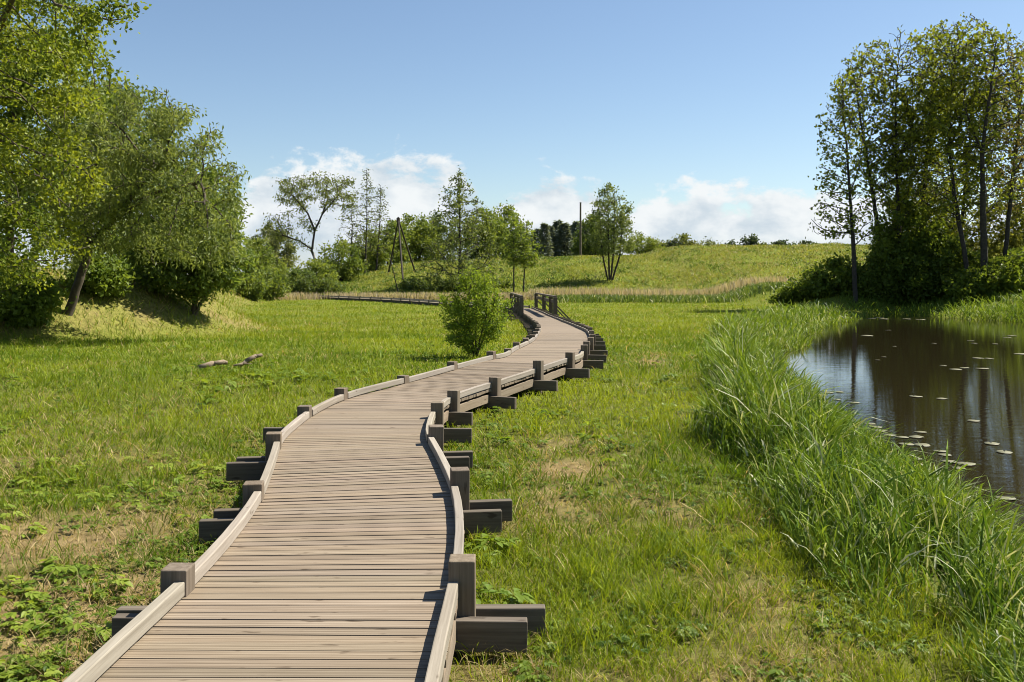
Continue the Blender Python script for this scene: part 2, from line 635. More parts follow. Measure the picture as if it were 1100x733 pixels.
# ------------------------------------------------------------------ boardwalk
class Solid:
    """collects prisms given by eight corners, with grain coordinates"""
    F8 = np.array([[0, 3, 2, 1], [4, 5, 6, 7], [0, 1, 5, 4], [1, 2, 6, 5], [2, 3, 7, 6], [3, 0, 4, 7]])

    def __init__(self):
        self.v, self.f, self.g, self.c = [], [], [], []
        self.gr = []
        self.n = 0

    def prism(self, corners, grain, col, groove=None):
        self.v.append(np.asarray(corners, float))
        self.f.append(self.F8 + self.n)
        self.g.append(np.asarray(grain, float))
        self.c.append(np.tile(np.asarray(col, float), (8, 1)))
        g = np.asarray(grain, float)
        self.gr.append(g - (g.min(0) + g.max(0)) / 2 if groove is None else np.asarray(groove, float))
        self.n += 8

    def bar(self, a, b, w, h, up=(0, 0, 1), col=(1, 1, 1), twist=0.0):
        """bar from a to b, w across, h along up"""
        a = np.asarray(a, float)
        b = np.asarray(b, float)
        d = b - a
        L = np.linalg.norm(d)
        d = d / L
        up = np.asarray(up, float)
        sidev = np.cross(d, up)
        sidev /= np.linalg.norm(sidev)
        upv = np.cross(sidev, d)
        off = rng.uniform(0, 50, 3)
        cs, gs = [], []
        for e, p in ((0, a), (L, b)):
            for sx, sz in ((-1, -1), (1, -1), (1, 1), (-1, 1)):
                cs.append(p + sidev * sx * w / 2 + upv * sz * h / 2)
                gs.append(off + np.array([e, sx * w / 2, sz * h / 2]))
        self.prism(cs, gs, col)

    def build(self, name, mat, parent=None, bevel=0.0):
        o = mesh_np(name, np.concatenate(self.v), [np.concatenate(self.f)], mat, parent,
                    {'grain': np.concatenate(self.g), 'col': np.concatenate(self.c), 'groove': np.concatenate(self.gr)})
        if bevel:
            b = o.modifiers.new('bevel', 'BEVEL')
            b.width = bevel
            b.segments = 2
        return o


W = 1.26


def tone(lo=0.8, hi=1.15):
    v = rng.uniform(lo, hi)
    return np.array([v * rng.uniform(0.98, 1.03), v, v * rng.uniform(0.95, 1.03)])


def s_at_y(y):
    return float(np.interp(y, PATH[:, 1], S))


def bent_positions():
    out = []
    s = s_at_y(4.55)
    while s > 0.6:
        out.append(s)
        s -= 1.85
    out = out[::-1]
    s = out[-1]
    steps = [1.85, 1.8, 1.65, 1.3]
    k = 0
    while True:
        s += steps[k] if k < len(steps) else 1.55
        k += 1
        if path_xy(s)[1] > 63.5:
            break
        out.append(s)
    return out


def build_boardwalk():
    root = empty('boardwalk', (0, 0, 0), 'weathered plank boardwalk with low timber kerbs winding across the meadow', 'boardwalk')
    # deck of separate planks, one part
    sd_ = Solid()
    s = 0.2
    end = S[-1] - 0.2
    far_s = s_at_y(66)
    while s < end:
        pitch = (0.085 + rng.normal(0, 0.0015)) if s < s_at_y(30) else (0.12 if s < far_s else 0.3)
        gap = 0.0085 + rng.normal(0, 0.0013)
        s0, s1 = s + gap / 2, s + pitch - gap / 2
        p0, d0, n0 = path_frame(s0)
        p1, d1, n1 = path_frame(s1)
        ztop = float(deck_z((p0[1] + p1[1]) / 2)) + rng.normal(0, 0.0008)
        e0 = W / 2 + 0.048 + rng.normal(0, 0.005)
        e1 = W / 2 + 0.048 + rng.normal(0, 0.005)
        th = 0.034
        tilt = rng.normal(0, 0.0006)
        c4 = [p0 - n0 * e0, p0 + n0 * e1, p1 + n1 * e1, p1 - n1 * e0]
        cs, gs = [], []
        off = rng.uniform(0, 80, 3)
        gl = [(-e0, 0), (e1, 0), (e1, pitch), (-e0, pitch)]
        for zz, dz in ((ztop - th, 0), (ztop, 1)):
            for q, (gu, gv) in zip(c4, gl):
                cs.append((q[0], q[1], zz + (tilt if gv else -tilt)))
                gs.append(off + np.array([gu, gv, zz - ztop]))
        v = rng.choice([0.82, 0.94, 1.0, 1.05, 1.10], p=[.10, .25, .35, .2, .10]) * rng.uniform(0.96, 1.04)
        sd_.prism(cs, gs, (v * rng.uniform(0.98, 1.02), v, v * rng.uniform(0.95, 1.02)))
        s += pitch
    sd_.build('deck', M_deck, root)

    bents = bent_positions()
    posts = {-1: [], 1: []}
    for s in bents:
        p, d, n = path_frame(s)
        z = float(deck_z(p[1]))
        gz = float(ground(np.array([p[0]]), np.array([p[1]]))[0])
        gz = min(gz, z - 0.22)
        for side in (-1, 1):
            q = p + n * side * (W / 2 + 0.068)
            sq = rng.normal(0, 0.01)
            top = z + (0.168 if side > 0 else 0.128) + rng.normal(0, 0.012)
            so = Solid()
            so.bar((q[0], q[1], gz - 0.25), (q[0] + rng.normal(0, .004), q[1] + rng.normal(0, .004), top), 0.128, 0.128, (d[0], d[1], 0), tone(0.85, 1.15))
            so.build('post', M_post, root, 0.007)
            posts[side].append((q, z, d, n))
        for sg in ((-1, 1) if p[1] < 9.5 else (-1,)):
            ex = [W / 2 + 0.128 + 0.28 + rng.normal(0, 0.045) for _ in range(2)]
            q = p + d * sg * (0.066 + 0.036)
            zb = z - 0.17 + (0.0 if sg < 0 else rng.normal(0, 0.01))
            so = Solid()
            a = q - n * ex[0]
            b = q + n * ex[1]
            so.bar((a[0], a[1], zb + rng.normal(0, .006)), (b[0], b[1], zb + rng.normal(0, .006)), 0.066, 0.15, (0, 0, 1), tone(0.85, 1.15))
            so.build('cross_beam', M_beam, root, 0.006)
    def loft(s0, s1, off, w, h, zc, col, so):
        """a bent timber that follows the path between two bents"""
        ss = np.linspace(s0, s1, 6)
        go = rng.uniform(0, 60, 3)
        V, G = [], []
        for q in ss:
            p, d, n = path_frame(q)
            z = float(np.interp(q, (s0, s1), zc))
            for e, hz in ((-w / 2, -h / 2), (w / 2, -h / 2), (w / 2, h / 2), (-w / 2, h / 2)):
                V.append((*(p + n * (off + e)), z + hz))
                G.append(go + np.array([q - s0, e, hz]))
        k = len(ss)
        F = [[0, 3, 2, 1], [4 * k - 4, 4 * k - 3, 4 * k - 2, 4 * k - 1]]
        for i in range(k - 1):
            for j in range(4):
                j2 = (j + 1) % 4
                F.append([4 * i + j, 4 * i + j2, 4 * i + 4 + j2, 4 * i + 4 + j])
        so.v.append(np.array(V))
        so.f.append(np.array(F) + so.n)
        so.g.append(np.array(G))
        so.c.append(np.tile(np.asarray(col, float), (4 * k, 1)))
        so.gr.append(np.full((4 * k, 3), 0.014))
        so.n += 4 * k

    for side in (-1, 1):
        st = Solid()
        for s0, s1 in zip(bents[:-1], bents[1:]):
            z0, z1 = float(deck_z(path_xy(s0)[1])), float(deck_z(path_xy(s1)[1]))
            so = Solid()
            loft(s0 + 0.067, s1 - 0.067, side * (W / 2 + 0.030 + rng.normal(0, .003)), 0.052, 0.070, (z0 + 0.041, z1 + 0.041 + rng.normal(0, .003)), tone(0.88, 1.12), so)
            so.build('kerb_rail', M_kerb, root, 0.006)
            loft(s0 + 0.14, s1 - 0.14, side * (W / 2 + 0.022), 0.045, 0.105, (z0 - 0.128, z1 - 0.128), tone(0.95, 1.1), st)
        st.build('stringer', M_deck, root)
    # far leg beyond the bridge: long kerbs, side boards, small posts
    sf = np.arange(s_at_y(64.5), S[-1] - 0.3, 2.4)
    for side in (-1, 1):
        kb, sb, pb_ = Solid(), Solid(), Solid()
        for a_, b_ in zip(sf[:-1], sf[1:]):
            p0, d0, n0 = path_frame(a_)
            p1, d1, n1 = path_frame(b_)
            A = p0 + n0 * side * (W / 2 + 0.03)
            B = p1 + n1 * side * (W / 2 + 0.03)
            z0, z1 = float(deck_z(p0[1])), float(deck_z(p1[1]))
            dd = (B - A) / np.linalg.norm(B - A) * 0.06
            kb.bar((*(A + dd), z0 + 0.09), (*(B - dd), z1 + 0.09), 0.056, 0.09, (0, 0, 1), tone())
            sb.bar((*(A + dd), z0 - 0.16), (*(B - dd), z1 - 0.16), 0.05, 0.24, (0, 0, 1), tone(0.45, 0.6))
            pb_.bar((*A, z0 - 0.6), (*A, z0 + 0.2), 0.11, 0.11, (0, 1, 0), tone())
        kb.build('kerb_rail', M_kerb, root)
        sb.build('side_board', M_beam, root)
        tag(pb_.build('post', M_post, root), kind='stuff')
    # handrails of the small bridge
    for side in (-1, 1):
        ys = [48.0, 51.2, 56.5, 62.5] if side > 0 else [50.0, 53.5, 58.0, 62.5]
        tops = []
        ps = []
        for y in ys:
            p, d, n = path_frame(s_at_y(y))
            q = p + n * side * (W / 2 + 0.20)
            z = float(deck_z(y))
            ps.append((q, z, d, n))
        so = Solid()
        for (q0, z0, d0, n0), (q1, z1, d1, n1) in zip(ps[:-1], ps[1:]):
            so.bar((*(q0 + d0 * 0.002), z0 + 1.07), (*(q1 - d1 * 0.002), z1 + 1.07), 0.17, 0.09, (0, 0, 1), tone(0.9, 1.1))
        hr = so.build('handrail', M_post, root, 0.008)
        for (q0, z0, d0, n0), (q1, z1, d1, n1) in zip(ps[:-1], ps[1:]):
            sm = Solid()
            sm.bar((*(q0 + d0 * 0.08), z0 + 0.80), (*(q1 - d1 * 0.08), z1 + 0.80), 0.06, 0.17, (0, 0, 1), tone(0.9, 1.1))
            sm.build('middle_rail', M_post, hr, 0.006)
        for q, z, d, n in ps:
            sp = Solid()
            sp.bar((*q, z - 0.8), (*q, z + 1.022), 0.21, 0.21, (d[0], d[1], 0), tone(0.8, 1.0))
            sp.build('handrail_post', M_beam, hr, 0.008)
            br = Solid()
            o0 = q + n * side * 0.10
            o1 = q + n * side * 0.78
            br.bar((*o0, z + 0.55), (*o1, z - 0.14), 0.07, 0.09, (d[0], d[1], 0), tone(0.8, 1.0))
            br.build('brace', M_beam, hr, 0.005)
            bf = Solid()
            o0 = q - n * side * 0.15
            o1 = q + n * side * 0.95
            bf.bar((*(o0 + d * 0.14), z - 0.2), (*(o1 + d * 0.14), z - 0.2), 0.10, 0.14, (0, 0, 1), tone(0.8, 1.0))
            bf.build('outrigger', M_beam, hr, 0.005)
    p, d, n = path_frame(s_at_y(54))
    so = Solid()
    a = p + n * 0.1 - d * 1.3
    b = p + n * 0.1 + d * 1.3
    so.bar((*a, deck_z(a[1]) + 0.004), (*b, deck_z(b[1]) + 0.004), 0.34, 0.012, (0, 0, 1), (0.42, 0.42, 0.42))
    o = so.build('deck_patch', M_beam, root)
    o['label'] = 'dark patch let into the deck of the little bridge'


build_boardwalk()


# ------------------------------------------------------------------ blades and leaves
def blades(pos, h, w, yaw, lean, leandir, curl, col):
    """arched grass blades: 2 segments and a tip; returns V, [tris]"""
    n = len(pos)
    wx = np.cos(yaw) * w / 2
    wy = np.sin(yaw) * w / 2
    lx = np.cos(leandir)
    ly = np.sin(leandir)
    V = np.zeros((n, 7, 3), np.float32)
    for k, (tt, wf) in enumerate(((0, 0.8), (0.42, 1.0), (0.76, 0.75))):
        off = lean * h * (tt * 0.6 + curl * tt * tt)
        zz = h * tt * np.sqrt(np.clip(1 - (lean * (0.3 + 0.4 * curl * tt)) ** 2, 0.2, 1))
        cx = pos[:, 0] + lx * off
        cy = pos[:, 1] + ly * off
        cz = pos[:, 2] + zz
        V[:, 2 * k] = np.stack([cx - wx * wf, cy - wy * wf, cz], 1)
        V[:, 2 * k + 1] = np.stack([cx + wx * wf, cy + wy * wf, cz], 1)
    off = lean * h * (0.6 + curl * 1.15)
    zz = h * np.sqrt(np.clip(1 - (lean * (0.3 + 0.7 * curl)) ** 2, 0.2, 1))
    V[:, 6] = np.stack([pos[:, 0] + lx * off, pos[:, 1] + ly * off, pos[:, 2] + zz], 1)
    i = (np.arange(n) * 7)[:, None]
    Q = np.concatenate([i + np.array([[0, 1, 3, 2]]), i + np.array([[2, 3, 5, 4]])])
    T = i + np.array([[4, 5, 6]])
    return V.reshape(-1, 3), [Q, T], np.repeat(col, 7, axis=0)


def sample_view(n, d0, d1, px0=-300, px1=1400):
    px = rng.uniform(px0, px1, n)
    d = np.exp(rng.uniform(np.log(d0), np.log(d1), n))
    return (px - 550) * d / 1000.0, d


def mixcol(a, b, t):
    return np.asarray(a)[None] * (1 - t[:, None]) + np.asarray(b)[None] * t[:, None]


REEDL_Y = [-5, 4.3, 5.4, 7, 10.2, 13, 20, 36, 50, 62, 66]
REEDL_X = [2.1, 1.95, 1.85, 1.85, 1.95, 2.5, 4.0, 8.2, 13.0, 19.0, 22.0]


def build_meadow():
    n = 700000
    x, y = sample_view(n, 2.4, 104)
    wd = walk_dist(x, y)
    dr = dryness(x, y)
    reed = np.interp(y, REEDL_Y, REEDL_X)
    keep = (wd > W / 2 + 0.03) & (shore_d(x, y) < -0.4) & (x < reed + 0.6)
    keep |= (y > 67) & (x > 10) & (shore_d(x, y) < -0.4)
    keep &= rng.random(n) < 0.42 + 1.1 * smooth(0.35, 0.72, fbm(x * 5.0, y * 3.6, 73, 2)) + smooth(10, 30, y)
    keep &= rng.random(n) > dr * 0.62 * (1 - 0.6 * smooth(20, 50, y))
    x, y, dr, wd = x[keep], y[keep], dr[keep], wd[keep]
    n = len(x)
    pos = np.stack([x, y, ground(x, y) - 0.005], 1)
    tall = fbm(x * 1.3, y * 1.3, 71, 3)
    tuft = smooth(0.55, 0.80, fbm(x * 4.0, y * 4.0, 72, 2))
    h = (0.045 + 0.06 * tall + 0.15 * tuft * rng.random(n)) * rng.uniform(0.6, 1.35, n)
    h *= 1 - 0.35 * dr
    h *= 1 + 0.45 * smooth(12, 50, y)
    onb = smooth(-0.5, 1.5, np.interp(y, FOOT_Y, FOOT_X) - x) * smooth(18, 24, y)
    h *= 1 + 1.5 * onb * rng.random(n)
    low = wd < 1.05
    h = np.where(low, np.minimum(h, 0.13), h)
    w = 0.0042 * (np.maximum(y, 3.0) / 4.0) ** 0.72 * rng.uniform(0.7, 1.3, n)
    c = fbm(x * 0.35, y * 0.35, 81, 4)
    c2 = np.clip(c * 1.9 - 0.45 + rng.normal(0, 0.28, n), 0, 1)
    col = mixcol((0.088, 0.156, 0.010), (0.240, 0.292, 0.022), c2)
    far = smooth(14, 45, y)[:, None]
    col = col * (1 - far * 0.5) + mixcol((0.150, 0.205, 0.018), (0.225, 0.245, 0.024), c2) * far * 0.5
    is_dry = rng.random(n) < (0.04 + 0.62 * dr)
    col[is_dry] = mixcol((0.30, 0.23, 0.105), (0.40, 0.33, 0.17), rng.random(n))[is_dry]
    col *= rng.uniform(0.8, 1.2, n)[:, None]
    lean = rng.uniform(0.15, 0.95, n)
    lean = np.where(is_dry, rng.uniform(0.6, 1.3, n), lean)
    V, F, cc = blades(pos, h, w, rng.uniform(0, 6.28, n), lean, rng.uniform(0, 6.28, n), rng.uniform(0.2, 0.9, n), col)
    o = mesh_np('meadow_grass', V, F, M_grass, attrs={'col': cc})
    tag(o, 'short yellow green meadow grass with straw patches on both sides of the boardwalk', 'grass', kind='stuff')


build_meadow()


def build_reeds():
    n = 200000
    x, y = sample_view(n * 4, 2.6, 66, 600, 1500)
    left = np.interp(y, REEDL_Y, REEDL_X) + 0.35 * (fbm(x * 0.8, y * 0.6, 91, 3) - 0.5) * (1 + y * 0.04)
    sd_ = shore_d(x, y)
    cl = fbm(x * 1.1, y * 0.8, 93, 3)
    inn = smooth(0, 0.55, x - left)
    keep = (x > left) & (sd_ < 0.12 + 1.3 * (cl - 0.45)) & (rng.random(len(x)) < 0.12 + 1.5 * (cl - 0.3)) & (rng.random(len(x)) < 0.35 + 0.65 * inn)
    keep &= ~((y > 60) & (x > 21.5))
    x, y, inn, cl, sd_ = x[keep][:n], y[keep][:n], inn[keep][:n], cl[keep][:n], sd_[keep][:n]
    m = len(x)
    pos = np.stack([x, y, np.maximum(ground(x, y), WATER_Z - 0.15) - 0.01], 1)
    h = (0.30 + 0.38 * inn) * (0.45 + 1.0 * cl) * rng.uniform(0.55, 1.25, m)
    h *= 0.98 - 0.36 * smooth(-1.4, 0.1, sd_)
    h *= 1 + 0.10 * smooth(15, 40, y)
    w = 0.0100 * (np.maximum(y, 4) / 5.0) ** 0.62 * rng.uniform(0.55, 1.35, m)
    t = rng.random(m)
    col = mixcol((0.056, 0.118, 0.012), (0.200, 0.275, 0.032), np.clip(t * 0.85 + (cl - 0.4), 0, 1))
    pale = rng.random(m) < 0.13
    col[pale] = mixcol((0.27, 0.30, 0.15), (0.42, 0.44, 0.29), t)[pale]
    col *= rng.uniform(0.8, 1.2, m)[:, None]
    lean = rng.uniform(0.03, 0.5, m)
    curl = rng.uniform(0.3, 2.0, m)
    # most ribbons are leaves that leave an upright stem part way up
    lf = rng.random(m) < 0.62
    pos[lf, 2] += (h * rng.uniform(0.05, 0.72, m))[lf]
    h = np.where(lf, h * rng.uniform(0.28, 0.55, m), h)
    lean = np.where(lf, rng.uniform(0.22, 0.95, m), lean)
    curl = np.where(lf, rng.uniform(0.3, 1.4, m), curl)
    w = np.where(lf, w * 1.25, w * 0.8)
    ld = rng.uniform(0, 6.283, m)
    V, F, cc = blades(pos, h, w, rng.uniform(0, 6.28, m), lean, ld, curl, col)
    o = mesh_np('bank_reeds', V, F, M_reed, attrs={'col': cc})
    tag(o, 'tall lush green sedge and reed grass along the near bank of the pond', 'reeds', kind='stuff')


build_reeds()


def build_far_grasses():
    # pale dry reeds at the foot of the hill
    n = 18000
    x = rng.uniform(-34, 30, n)
    y = 100.5 + rng.normal(0, 1.3, n) + 1.2 * np.sin(x * 0.2)
    k = (rng.random(n) < 0.25 + 1.1 * fbm(x * 0.3, y * 0.3, 5, 3)) & (walk_dist(x, y) > 0.8) & (x > -28)
    k &= ~((x < -1) & (y < 98))
    x, y = x[k], y[k]
    m = len(x)
    pos = np.stack([x, y, ground(x, y)], 1)
    hh = np.where(x < 2, 0.75, 1.15) * rng.uniform(0.55, 1.2, m)
    col = mixcol((0.34, 0.285, 0.215), (0.48, 0.42, 0.33), rng.random(m))
    gr = rng.random(m) < 0.12
    col[gr] = mixcol((0.12, 0.16, 0.04), (0.2, 0.22, 0.06), rng.random(m))[gr]
    V, F, cc = blades(pos, hh, rng.uniform(0.03, 0.07, m), rng.uniform(0, 6.28, m), rng.uniform(0.05, 0.4, m), rng.uniform(0, 6.28, m), rng.uniform(0.2, 0.8, m), col)
    o = mesh_np('dry_reeds', V, F, M_grass, attrs={'col': cc})
    tag(o, 'strip of pale pinkish dry reeds at the foot of the far hill', 'reeds', kind='stuff')
    # darker rank herbs in front of them on the right
    n = 26000
    x = rng.uniform(3.0, 46, n)
    y = 91 + 0.05 * x + rng.normal(0, 2.3, n)
    dens = fbm(x * 0.25, y * 0.35, 15, 3)
    k = (rng.random(n) < dens * 1.3) & (shore_d(x, y) < -0.5)
    x, y = x[k], y[k]
    m = len(x)
    pos = np.stack([x, y, ground(x, y)], 1)
    col = mixcol((0.055, 0.105, 0.02), (0.15, 0.20, 0.05), rng.random(m))
    pl = rng.random(m) < 0.10
    col[pl] = mixcol((0.3, 0.32, 0.2), (0.42, 0.44, 0.32), rng.random(m))[pl]
    V, F, cc = blades(pos, rng.uniform(0.3, 0.85, m), rng.uniform(0.05, 0.12, m), rng.uniform(0, 6.28, m), rng.uniform(0.1, 0.8, m), rng.uniform(0, 6.28, m), rng.uniform(0.2, 1.2, m), col)
    o = mesh_np('rank_herbs', V, F, M_grass, attrs={'col': cc})
    tag(o, 'band of darker rank herbs across the far edge of the right meadow', 'herbs', kind='stuff')
    # hill cover
    n = 170000
    x = rng.uniform(-36, 90, n)
    y = 101 + 56 * rng.random(n) ** 1.1
    k = (rng.random(n) < 0.2 + 1.1 * fbm(x * 0.30, y * 0.22, 25, 4)) & (np.abs(x) < y * 0.62 + 5)
    x, y = x[k], y[k]
    m = len(x)
    pos = np.stack([x, y, ground(x, y) - 0.03], 1)
    c = np.clip(fbm(x * 0.5, y * 0.3, 27, 4) * 2.6 - 0.8 + rng.normal(0, 0.2, m) + 0.25 * smooth(5, 22, x), 0, 1)
    col = mixcol((0.065, 0.115, 0.018), (0.215, 0.235, 0.050), c)
    dry = rng.random(m) < 0.09 + 0.09 * smooth(8, 25, x)
    col[dry] = mixcol((0.25, 0.22, 0.11), (0.36, 0.32, 0.18), rng.random(m))[dry]
    h = rng.uniform(0.12, 0.42, m) * (0.5 + fbm(x * 0.5, y * 0.5, 29, 3))
    V, F, cc = blades(pos, h, rng.uniform(0.05, 0.13, m), rng.uniform(0, 6.28, m), rng.uniform(0.3, 1.2, m), rng.uniform(0, 6.28, m), rng.uniform(0.2, 1.2, m), col)
    o = mesh_np('hill_herbs', V, F, M_grass, attrs={'col': cc})
    tag(o, 'mottled green and yellow herbs covering the low hill behind the meadow', 'herbs', kind='stuff')
    # tufts on the right bank of the pond
    n = 16000
    x = rng.uniform(24, 46, n)
    y = rng.uniform(38, 70, n)
    s_ = shore_d(x, y)
    k = (s_ < 0.05) & (s_ > -7) & (rng.random(n) < 0.2 + 1.2 * fbm(x * 0.6, y * 0.6, 35, 3))
    x, y = x[k], y[k]
    m = len(x)
    pos = np.stack([x, y, np.maximum(ground(x, y), WATER_Z - 0.05)], 1)
    col = mixcol((0.085, 0.15, 0.018), (0.155, 0.215, 0.03), rng.random(m))
    V, F, cc = blades(pos, rng.uniform(0.25, 0.8, m), rng.uniform(0.03, 0.08, m), rng.uniform(0, 6.28, m), rng.uniform(0.2, 1.0, m), rng.uniform(0, 6.28, m), rng.uniform(0.4, 1.4, m), col)
    o = mesh_np('bank_grass', V, F, M_grass, attrs={'col': cc})
    tag(o, 'bright green grass tufts on the far right bank of the pond', 'grass', kind='stuff')


build_far_grasses()


def leaf_quads(c, ax, nr, L, wd, fold=0.0):
    """diamond leaves: centre base c, axis ax, side vector from normal nr"""
    side = np.cross(ax, nr)
    side /= np.linalg.norm(side, axis=1, keepdims=True) + 1e-9
    n = len(c)
    V = np.zeros((n, 4, 3), np.float32)
    V[:, 0] = c
    mid = c + ax * (L * 0.45)[:, None] + nr * (L * fold)[:, None]
    V[:, 1] = mid + side * (wd / 2)[:, None]
    V[:, 2] = c + ax * L[:, None]
    V[:, 3] = mid - side * (wd / 2)[:, None]
    return V.reshape(-1, 3), (np.arange(n) * 4)[:, None] + np.arange(4)[None]


def unit(v):
    return v / (np.linalg.norm(v, axis=-1, keepdims=True) + 1e-9)


# ------------------------------------------------------------------ trees
def ell(points):
    """points: list of (centre, radii, weight)"""
    return points


def sample_crown(ells, n, shell=0.45, seed=0):
    r = np.random.default_rng(seed)
    ws = np.array([e[2] for e in ells], float)
    ws /= ws.sum()
    out = []
    for (c, rad, _), k in zip(ells, (ws * n).astype(int) + 1):
        v = unit(r.normal(size=(k, 3)))
        rr = r.random(k) ** (1 / 3.0)
        rr = np.where(r.random(k) < shell, 0.72 + 0.28 * rr, rr)
        p = v * rr[:, None]
        # uneven outline: swell and dent by direction
        bump = 0.80 + 0.38 * fbm(v[:, 0] * 2.2 + 3 * v[:, 2] + seed, v[:, 1] * 2.2 - 2 * v[:, 2], seed + 5, 3)
        p = p * bump[:, None]
        out.append(np.asarray(c)[None] + p * np.asarray(rad)[None])
    return np.concatenate(out)


def colonize(att, nodes, parents, step, kill, iters, seed, up=0.05, jit=0.15):
    r = np.random.default_rng(seed)
    nodes = [np.asarray(q, float) for q in nodes]
    parents = list(parents)
    A = np.asarray(att, float)
    best = np.full(len(A), 1e9)
    who = np.zeros(len(A), int)

    def upd(idx0):
        nonlocal best, who
        new = np.array(nodes[idx0:])
        d = np.sqrt(((A[:, None, :] - new[None]) ** 2).sum(2))
        j = d.argmin(1)
        dm = d[np.arange(len(A)), j]
        b = dm < best
        best = np.where(b, dm, best)
        who = np.where(b, j + idx0, who)
    upd(0)
    grown = {}
    for it in range(iters):
        if len(A) == 0:
            break
        dirs = {}
        vec = A - np.array(nodes)[who]
        vec = unit(vec)
        uw, inv = np.unique(who, return_inverse=True)
        acc = np.zeros((len(uw), 3))
        np.add.at(acc, inv, vec)
        i0 = len(nodes)
        for k, u in enumerate(uw):
            if grown.get(u, 0) > 4:
                continue
            dv = acc[k]
            nrm = np.linalg.norm(dv)
            dv = dv / nrm if nrm > 1e-6 else r.normal(size=3)
            dv = dv + r.normal(size=3) * jit + np.array([0, 0, up])
            dv /= np.linalg.norm(dv)
            nodes.append(nodes[u] + dv * step)
            parents.append(u)
            grown[u] = grown.get(u, 0) + 1
        if len(nodes) == i0:
            break
        upd(i0)
        al = best > kill
        A, best, who = A[al], best[al], who[al]
    return np.array(nodes), np.array(parents)


def tubes(nodes, parents, rad):
    """frusta along every edge"""
    VV, FF = [], []
    base = 0
    for thick, k in ((True, 7), (False, 4)):
        sel = np.array([i for i in range(len(nodes)) if parents[i] >= 0 and ((rad[i] > 0.045) == thick)], int)
        if len(sel) == 0:
            continue
        a = nodes[parents[sel]]
        b = nodes[sel]
        ra = np.minimum(rad[parents[sel]], rad[sel] * 1.7)
        rb = rad[sel]
        d = unit(b - a)
        b = b + d * (rb * 0.3)[:, None]
        a = a - d * (ra * 0.3)[:, None]
        ref = np.where(np.abs(d[:, 2:3]) > 0.9, np.array([[1.0, 0, 0]]), np.array([[0, 0, 1.0]]))
        u = unit(np.cross(d, ref))
        v = np.cross(d, u)
        ang = np.arange(k) / k * 2 * np.pi
        ring = u[:, None, :] * np.cos(ang)[None, :, None] + v[:, None, :] * np.sin(ang)[None, :, None]
        V = np.concatenate([a[:, None] + ring * ra[:, None, None], b[:, None] + ring * rb[:, None, None]], 1)
        m = len(sel)
        i = (np.arange(m) * 2 * k)[:, None]
        for q in range(k):
            q2 = (q + 1) % k
            FF.append(i + np.array([[q, q2, k + q2, k + q]]) + base)
        VV.append(V.reshape(-1, 3))
        base += m * 2 * k
    return np.concatenate(VV), np.concatenate(FF)


